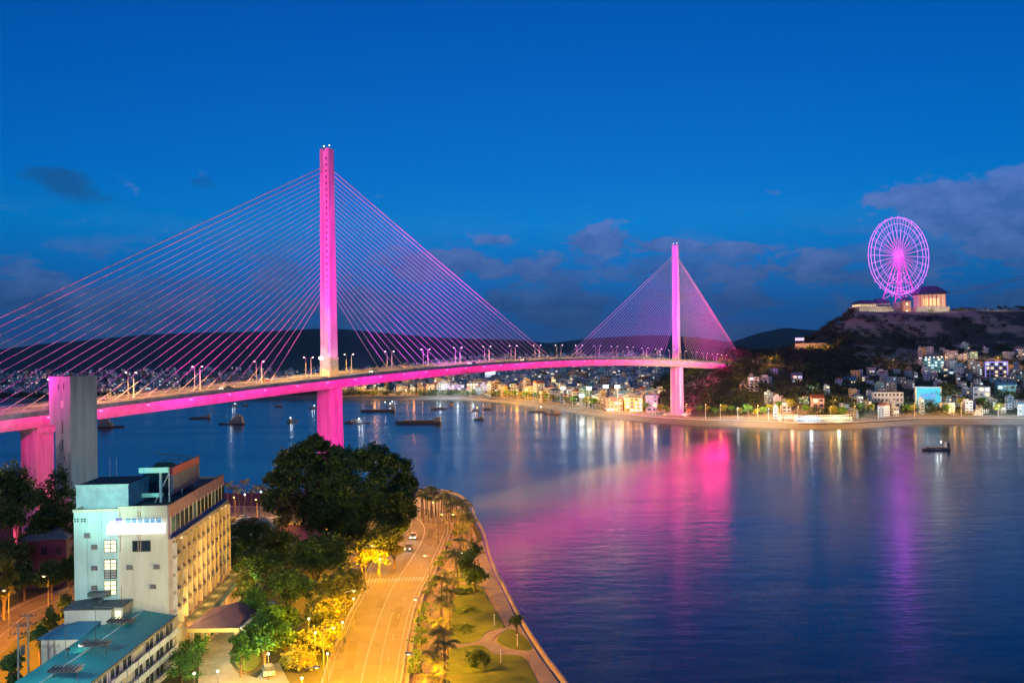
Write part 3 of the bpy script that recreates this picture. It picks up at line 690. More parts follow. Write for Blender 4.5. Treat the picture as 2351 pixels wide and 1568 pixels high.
for _ in range(25): try_place(g.uniform(2300, 2420), 24+g.random()*170)
for _ in range(12): try_place(g.uniform(1745, 1945), 30+g.random()*120)
for _ in range(26): try_place(g.uniform(1300, 1500), 28+g.random()*60)
def vis(c):   # nearer and right-hand ones show largest
    return c[0]
cand.sort(key=vis)
meshes = {}
used = {}
far_v = MB(); far_mats = [wallm[k] for k, _ in WALLS]+[roofr, roofg, roofb, wdark, wlit, wcool]; mi_ = {m_.name: i for i, m_ in enumerate(far_mats)}
nind = 0
for (Y, x, dy, X, pr) in cand:
    z = min(ter(X, Y), ter(X, Y+pr[6])); rz = g.uniform(-.5, .5)+g.choice([0, 0, .9, -.8])
    k_ = .62 if x > 1650 else .8 if x < 1000 else 1.; sc_ = (k_*g.uniform(.85, 1.25), k_, k_*g.uniform(.75, 1.1))
    if nind < 285:
        key = id(pr)
        if key not in meshes:
            o = pr[0].build('town_house', pr[1]); meshes[key] = o.data
        else:
            o = bpy.data.objects.new('town_house', meshes[key]); C.objects.link(o)
        o.location = (X, Y, z); o.rotation_euler = (0, 0, rz); o.scale = sc_
        litw = ''
        rt = f'{pr[8]} {RF[pr[3]].replace("gabled", "gable").replace("hipped", "hip")} roof' if pr[3] in ('gable', 'hip') else 'flat roof'
        lab = f'{"wide" if pr[5] > 9 else "narrow" if pr[5] < 6 else "small"} {pr[2]} {FL[pr[4]]} house, {rt}, {row(x, dy)} {zone(x)}'
        used.setdefault(lab, []).append((x, o)); nind += 1
        tag(o, lab, 'house', 'houses of the towns across the bay')
    else:
        Mx = Matrix.Translation((X, Y, z)) @ Matrix.Rotation(rz, 4, 'Z') @ Matrix.Diagonal((*sc_, 1))
        b0 = len(far_v.v); far_v.v += [tuple(Mx @ Vector(p_)) for p_ in pr[0].v]
        far_v.f += [tuple(b0+i for i in q_) for q_ in pr[0].f]; far_v.m += [mi_[pr[1][k].name] for k in pr[0].m]
for lab, os_ in used.items():
    if len(os_) > 1:
        os_.sort(key=lambda t: t[0]); nms = {2: ['left', 'right'], 3: ['left', 'middle', 'right']}.get(len(os_))
        if nms:
            for (x, o), q_ in zip(os_, nms): o['label'] = q_+('most ' if q_ != 'middle' else ' ')+lab
tag(far_v.build('distant_town', far_mats), 'mass of small houses of the old town climbing away behind the nearer ones', 'town', kind='stuff')
print('houses', nind, 'of', len(cand))
# ------------------------------------------------------------------ woods and trees of the far shore
g = random.Random(5); bl1 = []; bl2 = []; cutoff = [(p_[3], p_[0]) for p_ in cand if p_[1] > 1650]
def clear(X, Y, r=9):
    for (a_, b_) in cutoff:
        if abs(a_-X) < r and -14 < Y-b_ < r: return False
    return True
for _ in range(1500):
    x = g.uniform(1505, 1960); dy = 52+g.random()*420
    if x < 1545: dy = 60+g.random()*240
    Y = Yc(x)+dy; X = (x-1175.5)/F*Y
    if Y > 1400 or (x > 1690 and dy < 190 and not clear(X, Y)): continue
    r = g.uniform(3, 5.5); bl1.append((X, Y, ter(X, Y)+g.uniform(2.5, 5.5), r, r*.8))
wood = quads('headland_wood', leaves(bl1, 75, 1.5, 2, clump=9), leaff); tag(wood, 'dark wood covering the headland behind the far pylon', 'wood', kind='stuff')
for _ in range(2600):
    x = g.uniform(1860, 2480); dy = 34+g.random()**1.4*520; Y = Yc(x)+dy; X = (x-1175.5)/F*Y
    if dy < 290 and not clear(X, Y, 5.5): continue
    if 395 < dy < 470 or (dy > 300 and nz2(X*1.7, Y*1.3) > -.1 and g.random() < .85): continue
    r = g.uniform(2.2, 4.4); bl2.append((X, Y, ter(X, Y)+g.uniform(1, 3), r, r*.75))
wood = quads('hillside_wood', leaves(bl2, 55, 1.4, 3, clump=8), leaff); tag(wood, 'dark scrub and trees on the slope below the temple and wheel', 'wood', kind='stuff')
bl3 = []
for _ in range(900):
    x = g.uniform(-80, 1130); dy = g.choice([10+g.random()*60, 60+g.random()*1500]); Y = Yc(x)+dy; X = (x-1175.5)/F*Y
    r = g.uniform(4, 7); bl3.append((X, Y, ter(X, Y)+2.5, r, r*.7))
for _ in range(300):
    x = g.uniform(1130, 1520); dy = 200+g.random()*1500; Y = Yc(x)+dy; X = (x-1175.5)/F*Y
    r = g.uniform(3, 5); bl3.append((X, Y, ter(X, Y)+3, r, r*.7))
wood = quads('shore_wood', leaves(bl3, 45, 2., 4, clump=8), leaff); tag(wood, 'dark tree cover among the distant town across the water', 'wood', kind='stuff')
tp = []
for i in range(4):
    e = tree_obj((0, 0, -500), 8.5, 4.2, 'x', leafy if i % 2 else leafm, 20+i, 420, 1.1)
    tp.append(e)
nt = 0; used_t = []
for x in [1122, 1131, 1142, 1150, 1161, 1172, 1181, 1193, 1204, 1215, 1226, 1240, 1252, 1266, 1279, 1300, 1316, 1345, 1362, 1380, 1402, 1428, 1482, 1515, 1528, 1580, 1603, 1622, 1640, 1660, 1678, 1698, 1716, 1735, 1752, 1770, 1788, 1812, 1850, 1912, 1935, 1955, 1975, 1995, 2080, 2094, 2172, 2205, 2255, 2290]:
    dy = 27+g.random()*22; Y = Yc(x)+dy; X = (x-1175.5)/F*Y
    src = tp[nt % 4]; o = src if nt < 4 else copy_tree(src)
    k = g.uniform(.7, 1.15); o.location = (X, Y, ter(X, Y)); o.scale = (k, k, k); o.rotation_euler = (0, 0, g.uniform(0, 6))
    zn = zone(x); used_t.append((zn, x, o)); nt += 1
    o['group'] = 'trees along the far promenade'
zc = {}
for zn, x, o in used_t:
    zc.setdefault(zn, []).append(o)
for zn, os_ in zc.items():
    for i, o in enumerate(os_): o['label'] = (f'{ORD[i]} promenade tree from the left {zn}' if len(os_) > 1 else f'only promenade tree standing {zn}')+' on the far shore'
X, Y, Z = hit(2180, 940)
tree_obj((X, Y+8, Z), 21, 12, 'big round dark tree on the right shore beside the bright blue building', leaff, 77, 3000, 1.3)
X, Y, Z = hit(1530, 948); tree_obj((X, Y+4, Z), 12, 6, 'dark tree just left of the foot of the far pylon', leaff, 78, 1200, 1.1)
X, Y, Z = hit(2262, 950); tree_obj((X, Y, Z), 9, 6, 'low dark tree at the right waterfront below the white house', leaff, 79, 1100, 1.1)
X, Y, Z = hit(2345, 935); tree_obj((X, Y, Z), 11, 7, 'dark tree cut by the right edge of the photo', leaff, 81, 1100, 1.1)
# ------------------------------------------------------------------ far promenade road, lamps
rp = [(x, 18) for x in range(-60, 2440, 30)]
def shore(x, d): Y = Yc(x)+d; return ((x-1175.5)/F*Y, Y)
mb = MB(); asph2 = mat('promenade_paving', (.34, .30, .26), .8, sc=.2)
for a_, b_ in zip(rp, rp[1:]):
    q_ = [shore(a_[0], 1), shore(b_[0], 1), shore(b_[0], 14), shore(a_[0], 14)]
    mb.face([(p_[0], p_[1], 3.12) for p_ in q_])
setkind(mb.build('promenade_path', asph2), 'structure')
mb = MB()
for a_, b_ in zip(rp, rp[1:]):
    q_ = [shore(a_[0], 14.5), shore(b_[0], 14.5), shore(b_[0], 25), shore(a_[0], 25)]
    mb.face([(p_[0], p_[1], 3.3 if i < 2 else 3.9) for i, p_ in enumerate(q_)])
setkind(mb.build('shore_road', mat('far_asphalt', (.13, .12, .11))), 'structure')
mb = MB()
for a_, b_ in zip(rp, rp[1:]):
    x0, y0 = shore(a_[0], .3); x1, y1 = shore(b_[0], .3); mb.poly([(x0, y0, 2.6), (x1, y1, 2.6), (x1, y1, 3.22), (x0, y0, 3.22), (x0, y0+.4, 2.6), (x1, y1+.4, 2.6), (x1, y1+.4, 3.22), (x0, y0+.4, 3.22)], [(0, 1, 2, 3), (3, 2, 6, 7), (5, 4, 7, 6)])
tag(mb.build('quay_parapet', quay), 'low stone parapet running along the far promenade', 'parapet')
pl = lamp_proto('street_lamp', 10., 1.2, lampo, 'x', 'street lamp', 'lamps along the far promenade')
pl2 = lamp_proto('street_lamp', 8., 1.2, lampw, 'x', 'street lamp', 'lamps along the far promenade')
us = [0, 0]; pls = []
LX = [(832, 1), (850, 1), (868, 1), (884, 1), (905, 0), (920, 1), (935, 1), (950, 1), (968, 1), (985, 0), (1003, 0), (1020, 0), (1080, 1), (1108, 1), (1125, 1), (1140, 1), (1156, 1), (1172, 1), (1188, 1), (1205, 1), (1224, 0), (1240, 1), (1258, 1), (1278, 1), (1302, 1), (1322, 0), (1348, 1), (1372, 1), (1398, 1), (1420, 1), (1446, 1), (1472, 1), (1503, 1), (1574, 1), (1618, 1), (1652, 1), (1692, 0), (1738, 1), (1762, 0), (1790, 1), (1830, 1), (1905, 1), (1960, 1), (2015, 0), (2098, 1), (2205, 1), (2290, 0), (2335, 0)]
for i, (x, k) in enumerate(LX):
    dd = 16 if x > 1050 else 30; X, Y = shore(x, dd); src = pl if k else pl2
    o = src if us[1-k] == 0 else copy_tree(src); us[1-k] += 1
    o.location = (X, Y, 3.3); o.rotation_euler = (0, 0, -1.57)
    pls.append((x, zone(x), o, k))
    col = (1, .45, .06) if k else (.8, .95, 1)
    if x > 1050 or i % 2 == 0: light('POINT', (X, Y-1.2, 12.4 if k else 10.4), col, (12000 if x in (1503, 1574) else 32000 if 1440 < x < 1650 else 120000 if x in (1303, 1738) else 66000) if k else 40000, None, r=.4)
zc = {}
for x, zn, o, k in pls: zc.setdefault((zn, k), []).append(o)
for (zn, k), os_ in zc.items():
    for i, o in enumerate(os_): o['label'] = (f'{ORD[i]} ' if len(os_) > 1 else 'single ')+('orange' if k else 'cool white')+f' quay lamp {zn}'
# hill road lamps, sparse
hl = lamp_proto('street_lamp', 6., .8, lampo, 'x', 'street lamp', 'small lamps among the houses'); k0 = 0
for x, y, lab, col, en in [(1768, 824, 'orange lamp deep in the dark wood above the pink houses', SOD, 9000), (1780, 802, 'lamp at the left foot of the orange retaining wall', SOD, 6000), (2190, 938, 'orange lamp under the big round dark tree', SOD, 9000), (1915, 922, 'orange lamp among trees left of the long white school', SOD, 7000), (2118, 930, 'lamp before the bright blue building', (1, .8, .5), 4000), (2215, 822, 'orange lamp on the upper road above the teal building', SOD, 9000), (2160, 818, 'orange lamp behind the roof of the teal building', SOD, 5000), (2290, 822, 'orange lamp above the violet hotel block', SOD, 9000), (2050, 826, 'orange lamp on the dark slope above the long white school', SOD, 5000), (2334, 912, 'yellow lamp at the right edge above the shore', (1, .85, .5), 8000), (1865, 893, 'white lamp in the gardens above the moored boats', WHT, 2500), (2232, 826, 'pink lamp by the upper road', (1, .5, .6), 4000), (1090, 862, 'lamp on a town street left of the white floodlit block', SOD, 9000), (1200, 870, 'lamp on a town street right of the white floodlit block', WHT, 9000)]:
    X, Y, Z = hit(x, y+6*F/800); o = hl if k0 == 0 else copy_tree(hl); k0 += 1
    o.location = (X, Y, Z); o['label'] = lab; light('POINT', (X+.8, Y, Z+5.8), col, en*3., None, r=.4)
# sports floods
fm = None
for i, (x, y, lab) in enumerate([(1293, 891, 'leftmost of the brilliant white floodlight masts in the town'), (1335, 908, 'low brilliant floodlight mast nearest the promenade'), (1352, 891, 'cool white floodlight mast between its brighter neighbours'), (1391, 887, 'narrow floodlight mast left of the starry one'), (1417, 888, 'starry rightmost floodlight mast above the pinkish building')]):
    Y = Yc(x)+[32, 28, 31, 33, 31][i]; q = P(x, y, Y); gz = ter(q.x, Y)
    e = empty('floodlight_mast', (q.x, Y, gz), lab, 'floodlight', 'floodlights of the sports ground')
    MB().tube((0, 0, 0), (0, 0, q.z-gz), .3, .2).build('mast', steel, e)
    MB().box(-2.2, 2.2, 0, .25, q.z-gz-1.1, q.z-gz+1.1).build('lamp_bank', darkst, e)
    for bx in (-1.5, 0, 1.5):
        for bz in (-.6, .6): MB().ball((bx, -.3, q.z-gz+bz), .62, n=8, k=5).build('lens', mat('flood_bank', (1, 1, 1), emit=(.95, 1, .92), es=60), e)
    light('POINT', (q.x, Y-1.5, q.z), (.95, 1, .88), [60000, 24000, 28000, 20000, 60000][i], e).parent = None
# warm light over the market streets behind the quay
for x, d_, col, en in [(1150, 40, SOD, 110000), (1185, 55, SOD, 110000), (1230, 45, (1, .6, .2), 45000), (1262, 60, (1, .75, .3), 50000), (1320, 45, (1, .85, .4), 60000), (1360, 40, (1, .8, .35), 60000), (1425, 35, (1, .6, .3), 30000), (1500, 35, (1, .85, .6), 6000), (860, 45, SOD, 60000), (950, 50, SOD, 60000), (1110, 60, SOD, 60000), (1085, 30, WHT, 30000), (1010, 12, WHT, 24000), (1050, 12, WHT, 24000)]:
    X, Y = shore(x, d_); light('POINT', (X, Y-4, ter(X, Y)+11), tuple(c**1.25 for c in col), en*2.6, None, r=1.)
lm = lamp_proto('street_lamp', 9., .8, lampo, 'x', 'street lamp', 'lamps in the streets behind the quay')
k0 = 0
for x, d_ in [(1150, 40), (1185, 55), (1230, 45), (1262, 60), (1320, 45), (1360, 40), (1425, 35), (1500, 35), (860, 45), (950, 50), (1110, 60)]:
    X, Y = shore(x, d_); o = lm if k0 == 0 else copy_tree(lm); o.location = (X-1, Y, ter(X, Y)); o['label'] = f'{ORD[k0]} orange street lamp just behind the quay, {zone(x)}'; k0 += 1
# ------------------------------------------------------------------ ferris wheel
YW = 1150.; hubp = P(2064, 588, YW); wb = P(2068, 690, YW).z
WR = 88*YW/F
fw = empty('ferris_wheel', (hubp.x, YW, wb), 'giant ferris wheel outlined in violet light on the hilltop', 'ferris wheel', None, R(23))
vio = mat('violet_led', (.6, .3, 1), emit=(.72, .22, 1.), es=1.25); mgl = mat('magenta_led', (1, .2, .8), emit=(1., .12, .78), es=1.0)
hz_ = hubp.z-wb
def ring(mb, r, y, t, n=56):
    for k in range(n):
        a, b_ = 2*math.pi*k/n, 2*math.pi*(k+1)/n
        mb.tube((r*math.cos(a), y, hz_+r*math.sin(a)), (r*math.cos(b_), y, hz_+r*math.sin(b_)), t, n=4, cap=False)
for r, t in ((WR, .34), (WR*.84, .22), (WR*.66, .14)):
    for y in ((-2.2, 2.2) if r == WR else (0,)): mb = MB(); ring(mb, r, y, t*(1 if r == WR else 1.3)); mb.build('rim', vio, fw)
for k in range(28):
    a = 2*math.pi*k/28; ca, sa = math.cos(a), math.sin(a)
    mb = MB()
    for y in (-2.2, 2.2): mb.tube((ca*3, y*1.6, hz_+sa*3), (ca*WR*.5, y*1.3, hz_+sa*WR*.5), .17, n=4, m=1); mb.tube((ca*WR*.5, y*1.3, hz_+sa*WR*.5), (ca*WR, y, hz_+sa*WR), .17, n=4)
    mb.build('spoke', [vio, mgl], fw)
    gd = MB(); gd.ball((ca*(WR+2), 0, hz_+sa*(WR+2)-1.2), 1.3, sz=1.1); gd.build('gondola', mat('gondola_shell', (.6, .3, .8), emit=(.6, .2, .9), es=.35), fw)
MB().tube((0, -5, hz_), (0, 5, hz_), 2.6, n=14).build('hub', mgl, fw)
for sx in (-1, 1):
    for sy in (-1, 1):
        mb = MB(); mb.tube((sx*19, sy*11, -4), (0, sy*4.5, hz_), .6, .45); mb.build('support_leg', mat('leg_flood_glow', (.8, .1, .5), emit=(.62, .0, .42), es=.9), fw)  # glow in the leg material stands in for magenta floodlight
for t in (.2, .4, .6, .8):
    for sy in (-1, 1): br = MB(); br.tube((-19*(1-t), sy*(11-6.5*t), hz_*t), (19*(1-t), sy*(11-6.5*t), hz_*t), .3, n=4); br.build('bracing', mgl, fw)
for t0, t1 in ((0, .3), (.3, .6)):
    for sy in (-1, 1):
        for sx in (-1, 1): br = MB(); br.tube((sx*-19*(1-t0), sy*(11-6.5*t0), hz_*t0), (sx*19*(1-t1), sy*(11-6.5*t1), hz_*t1), .25, n=4); br.build('bracing', mgl, fw)
light('POINT', (hubp.x-6, YW-12, hubp.z), (.5, .06, 1), 110000, None, r=2); light('POINT', (hubp.x, YW-14, wb+14), (1, .1, .8), 9000, None, r=1)
# ------------------------------------------------------------------ hill top buildings
tile = mat('dark_tiles', (.05, .06, .10), .7, sc=.8); stone = mat('fort_stone', (.42, .38, .33), .9, sc=.15, var=.35); palew = mat('pale_plaster', (.66, .62, .58), .8)
def gp(x, Y): return (x-1175.5)/F*Y
YF = 1128.
zb = P(2010, 722, YF).z
fo = empty('hill_fort', (gp(2012, YF), YF, zb), 'long stone hilltop fort with a lit gallery left below the wheel', 'building', None, .12)
L_ = 80*YF/F
MB().box(-L_/2, L_/2, 0, 26, -10, 10).box(-L_*.2, L_*.5, -1.5, 0, -10, 7).box(L_*.5, L_*.5+24, 3, 20, -10, 8).box(L_*.12, L_*.42, -3, -1.5, -10, 3).build('wall', stone, fo)
MB().box(L_*.5+9, L_*.5+21, 5, 16, 8, 15).build('upper_hall', palew, fo)
MB().box(-L_/2+2, L_*.05, 3, 22, 10, 12.6).build('gallery', mat('gallery_glow', (1, .8, .4), emit=(1, .74, .34), es=.8), fo)
def pagoda(mb, x0, x1, y0, y1, z, up, over=2.):
    a = [(x0-over, y0-over, z+.8), (x1+over, y0-over, z+.8), (x1+over, y1+over, z+.8), (x0-over, y1+over, z+.8)]
    b = [(x0+1, y0+1, z+up*.45), (x1-1, y0+1, z+up*.45), (x1-1, y1-1, z+up*.45), (x0+1, y1-1, z+up*.45)]
    xm = (x1-x0)*.22; ym = (y0+y1)/2
    r = [(x0+xm, ym, z+up), (x1-xm, ym, z+up)]
    mb.poly(a+b+r, [(0, 1, 5, 4), (1, 2, 6, 5), (2, 3, 7, 6), (3, 0, 4, 7), (4, 5, 9, 8), (6, 7, 8, 9), (5, 6, 9), (7, 4, 8), (3, 2, 1, 0)])
mb = MB(); pagoda(mb, -L_/2+1, L_*.07, 2, 23, 12.6, 5.5); mb.box(L_*.1, L_/2, 1, 2, 10, 11.6); mb.build('roof', tile, fo)
MB().box(L_*.08, L_/2-1, 4, 22, 10, 14).build('upper_hall', palew, fo)
mb = MB(); pagoda(mb, L_*.08, L_/2-1, 4, 22, 14, 6.); mb.build('roof', tile, fo)
for j in range(9): MB().box(-L_/2+4+j*2.4, -L_/2+4.6+j*2.4, 2.6, 3, 10, 12.6).build('column', tile, fo)
for dx in (-15, -5, 6): light('POINT', (gp(2012, YF)+dx, YF-7, zb+3), (1, .8, .45), 7500)
tp_ = empty('hill_temple', (gp(2143, YF), YF, P(2143, 722, YF).z), 'glowing hilltop temple with a sweeping dark roof right of the wheel', 'temple', None, -.05)
L2 = 60*YF/F; z0 = P(2143, 704, YF).z-P(2143, 722, YF).z; z1 = P(2143, 676, YF).z-P(2143, 722, YF).z
MB().box(-L2*.62, L2*.6, -2, 22, -10, z0).build('terrace', stone, tp_)
MB().box(-L2/2, L2/2, 1, 20, z0, z1).build('hall', mat('temple_wall', (.75, .62, .45)), tp_)
for j in range(7): MB().tube((-L2/2+1+j*(L2-2)/6, .2, z0), (-L2/2+1+j*(L2-2)/6, .2, z1), .45, n=8).build('column', mat('red_column', (.5, .08, .04)), tp_)
for j in range(5): MB().box(-L2/2+5+j*4, -L2/2+7.6+j*4, .85, 1, z0+1.5, z1-5).build('doorway', mat('temple_glow', (1, .6, .3), emit=(1, .55, .22), es=1.3), tp_)
mb = MB(); pagoda(mb, -L2/2, L2/2, 0, 21, z1, 11, 3); mb.build('roof', tile, tp_)
light('POINT', (gp(2143, YF)-9, YF-6, zb+z0+2.5), (1, .8, .5), 16000); light('POINT', (gp(2143, YF)+9, YF-6, zb+z0+2.5), (1, .82, .5), 16000)
gt = empty('hill_gate', (gp(2082, YF), YF-2, zb), 'small red gate house with lit entrance between fort and temple', 'gatehouse')
MB().box(-5, 5, 0, 8, -6, 16).build('wall', mat('gate_wall', (.32, .16, .15)), gt); mb = MB(); pagoda(mb, -5, 5, 0, 8, 16, 5, 1.4); mb.build('roof', tile, gt)
MB().box(-1.3, 1.3, -.2, 0, 11, 13.5).build('window', wlit, gt); MB().box(-1.6, 1.2, -.2, 0, 0, 4.5).build('door', wlit, gt)
light('POINT', (gp(2084, YF), YF-8, zb+7), (1, .7, .4), 6000)
st = empty('viewing_terrace', (gp(2235, YF), YF, P(2235, 722, YF).z), 'long flat viewing terrace with pergola right of the temple', 'terrace')
MB().box(-26, 34, 0, 12, -8, 2.2).build('wall', stone, st); MB().box(-26, 20, 1, 9, 6.2, 7).build('roof', tile, st)
for j in range(8): MB().tube((-25+j*6.3, 2, 2.2), (-25+j*6.3, 2, 6.2), .3).build('post', palew, st)
for dx in (-12, 12, 32): light('POINT', (gp(2235, YF)+dx, YF-4, 97+8), (1, .75, .4), 3500)
cw = MB(); q0_, q1_ = P(2176, 671, YF+6), P(2520, 575, 900)
cr_ = []
for i, dzr in enumerate((0, -3.2)):
    mb = MB(); pts = []
    for k in range(17):
        t = k/16; q = q0_.lerp(q1_, t); pts.append(q+Vector((0, 0, dzr-14*4*t*(1-t)*.35)))
    mb.path(pts, .28, 4); tag(mb.build('cableway_rope', darkst), ['upper rope of the cable car line rising to the right from the temple', 'lower rope of the cable car line rising to the right from the temple'][i], 'cableway rope', 'cable car ropes')
# ------------------------------------------------------------------ boats
hullm = mat('hull_dark', (.06, .06, .075), .6, var=.35); hullr = mat('hull_rust', (.10, .045, .04), .7); cabm = mat('cabin_grey', (.16, .15, .15), .7); cabw = mat('cabin_white', (.55, .55, .55), .6); deckm = mat('boat_deck', (.10, .08, .07), .8)
def hull(L, Wd, h, m=0, bow=.22):
    mb = MB(); o = [(-L/2, -Wd*.42), (-L/2+L*.06, -Wd/2), (L/2-L*bow, -Wd/2), (L/2-L*bow*.35, -Wd*.3), (L/2, 0), (L/2-L*bow*.35, Wd*.3), (L/2-L*bow, Wd/2), (-L/2+L*.06, Wd/2), (-L/2, Wd*.42)]
    sh = [h*(1.15 if x > L*.3 else 1.) * (1.25 if x > L*.45 else 1) for x, y in o]
    n_ = len(o); v_ = [(x*.93, y*.8, -.4) for x, y in o]+[(x, y, z) for (x, y), z in zip(o, sh)]
    mb.poly(v_, [(k, (k+1) % n_, n_+(k+1) % n_, n_+k) for k in range(n_)]+[tuple(range(n_-1, -1, -1)), tuple(range(n_, 2*n_))], m); return mb
def boat(x, y, L, lab, kind='fishing', ang=0., lamp=None, e_=1500, hm=hullm, cat='boat', Wd=None):
    L *= .62; X, Y = G(x, y, 0); e = empty('boat' if kind != 'barge' else 'barge', (X, Y, 0), lab, cat if kind != 'barge' else 'barge', None, ang)
    Wd = Wd or L*.24; h = max(.8, L*.045)
    hull(L, Wd, h).build('hull', hm, e)
    if kind == 'barge':
        MB().box(-L*.33, L*.3, -Wd*.36, Wd*.36, h, h+.7).build('hold_coaming', hullr, e)
        MB().box(-L*.47, -L*.36, -Wd*.36, Wd*.36, h, h+3).box(-L*.48, -L*.35, -Wd*.4, Wd*.4, h+3, h+3.2).build('wheelhouse', cabm, e)
    elif kind == 'fishing':
        MB().box(-L*.36, -L*.05, -Wd*.34, Wd*.34, h, h+L*.12).box(-L*.38, 0, -Wd*.4, Wd*.4, h+L*.12, h+L*.135).build('cabin', cabm, e)
        MB().box(-L*.3, -L*.14, -Wd*.25, Wd*.25, h+L*.135, h+L*.2).build('wheelhouse', cabm, e)
        MB().tube((L*.12, 0, h), (L*.12, 0, h+L*.3), .12).tube((L*.12, 0, h+L*.25), (L*.3, 0, h+L*.12), .07).build('mast', darkst, e)
    elif kind == 'ship':
        MB().box(-L*.42, L*.05, -Wd*.38, Wd*.38, h, h+3).box(-L*.4, -L*.05, -Wd*.33, Wd*.33, h+3, h+5.4).build('deckhouse', cabm, e)
        MB().box(-L*.3, -L*.16, -Wd*.25, Wd*.25, h+5.4, h+7.4).build('wheelhouse', cabm, e)
        MB().tube((L*.2, 0, h), (L*.2, 0, h+8), .15).tube((L*.2, 0, h+7), (L*.38, 0, h+3), .1).build('derrick', darkst, e)
    if lamp:
        zt_ = h+L*.2+.6; MB().ball((-L*.2, 0, zt_), .32).build('lamp', lampw if lamp == 'w' else lampo, e)
        light('POINT', (X, Y-2, zt_+.8), WHT if lamp == 'w' else (1, .7, .35), e_, None, r=.3)
    return e
boat(255, 981, 34, 'large dark rust hulled ship half hidden by the grey tower', 'ship', .05, hm=hullr)
boat(122, 985, 12, 'small work boat between pier and grey tower', 'fishing', .3)
boat(458, 961, 30, 'long low dark barge on the left, moored beside the bigger ship', 'barge', 3.3)
boat(532, 974, 36, 'biggest dark ship on the left half of the bay with one lit lamp', 'ship', 3.0, 'w', 1500)
boat(672, 969, 19, 'dark boat seen end on just left of the near pylon', 'fishing', 1.0, 'w', 1500)
boat(800, 972, 14, 'small dark boat touching the near pylon on its right', 'fishing', 2.8)
boat(808, 969, 16, 'middle one of the three dark boats right of the near pylon', 'fishing', 3.4)
boat(832, 972, 20, 'dark boat with a bright lamp, rightmost of three by the near pylon', 'fishing', .2, 'w', 9000)
boat(868, 945, 55, 'very long low barge stretching right from the near pylon', 'barge', 3.1, 'w', 1200, Wd=7)
boat(960, 972, 60, 'long low barge in mid bay with a small wheelhouse at its right end', 'barge', 3.05, Wd=7)
boat(1000, 969, 14, 'small tug beside the long mid bay barge', 'fishing', .1)
boat(1008, 939, 26, 'dark barge near the far quay below its white lamps', 'barge', .15)
boat(1100, 963, 15, 'small boat with tall superstructure below the deck crown', 'fishing', 2.9)
boat(1092, 943, 12, 'tiny boat behind the one with tall superstructure', 'fishing', 3.2, 'o', 900)
boat(1118, 940, 14, 'tiny dark boat near the bend of the promenade', 'barge', 3.2)
boat(1234, 946, 26, 'dark barge moored against the bend of the promenade wall', 'barge', 3.1, 'w', 1500)
boat(1270, 951, 26, 'dark rust hulled boat moored right of the promenade barge', 'fishing', 3.1, hm=hullr)
for i, (x, y, t) in enumerate([(536, 933, 'leftmost tiny boat below the deck, level with the lit quay reflections'), (563, 932, 'tiny boat right of the leftmost one, under the deck'), (640, 934, 'tiny boat midway between the big ship and the near pylon'), (718, 938, 'tiny boat touching the near pylon on its left'), (846, 931, 'tiny dark boat closest behind the three boats by the pylon'), (893, 933, 'tiny boat left of the lit ferry'), (1035, 931, 'tiny boat right of the lit ferry')]):
    boat(x, y, 13, t, 'fishing' if i % 2 else 'barge', 3.0+i*.2, 'w' if i in (0, 3, 5) else None, 700)
boat(906, 930, 20, 'small brightly lit ferry near the far shore', 'fishing', .1, 'w', 14000)
boat(2148, 1033, 23, 'long dark motor boat with one white lamp alone on the right water', 'barge', 3.1, 'w', 1500, Wd=5)
# moored restaurant boats with strings of lamps
def restaurant(x, y, L, lab, col, mm, e_):
    X, Y = G(x, y, 0); e = empty('restaurant_boat', (X, Y, 0), lab, 'boat', 'floating restaurants at the far quay', .03)
    hull(L, 8, 1.4, bow=.1).build('hull', cabw, e)
    MB().box(-L*.46, L*.42, -3.2, 3.2, 1.4, 4.2).build('lower_saloon', cabw, e); MB().box(-L*.42, L*.3, -3., 3., 4.4, 7).build('upper_saloon', cabw, e)
    MB().box(-L*.47, L*.45, -3.8, 3.8, 4.2, 4.4).box(-L*.44, L*.33, -3.6, 3.6, 7, 7.3).build('canopy', cabw, e)
    for k in range(2):
        n_ = int(L/2.4)
        mb = MB()
        for j in range(n_): mb.box(-L*.43+j*L*.84/n_, -L*.43+j*L*.84/n_+1.3, -3.3-.02, -3.2, 2+k*2.9, 3.6+k*2.8)
        mb.build('window_row', mm, e)
    st_ = MB()
    for j in range(int(L/1.6)): st_.ball((-L*.46+j*L*.9/int(L/1.6), -3.9, 4.5+.5*math.sin(j*1.1)), .22, n=5, k=4); st_.ball((-L*.44+j*L*.78/int(L/1.6), -3.7, 7.6), .2, n=5, k=4)
    st_.build('lamp_string', mat('string_'+lab[:4].strip(), (1, 1, .8), emit=col, es=3), e)
    light('POINT', (X, Y-7, 6), col, e_*.16, None, r=1.)
restaurant(1812, 976, 16, 'red lit floating restaurant, smallest and leftmost of three', (1, .3, .2), wlit, 12000)
restaurant(1855, 978, 20, 'white lit floating restaurant, middle one of three', (.8, .9, 1), wcool, 9000)
restaurant(1918, 977, 27, 'yellow green lit floating restaurant draped with lamp strings, largest of three', (1, .95, .55), wlit, 22000)
restaurant(1925, 962, 22, 'orange lit two deck pavilion right behind the largest floating restaurant', (1, .75, .35), wlit, 12000)
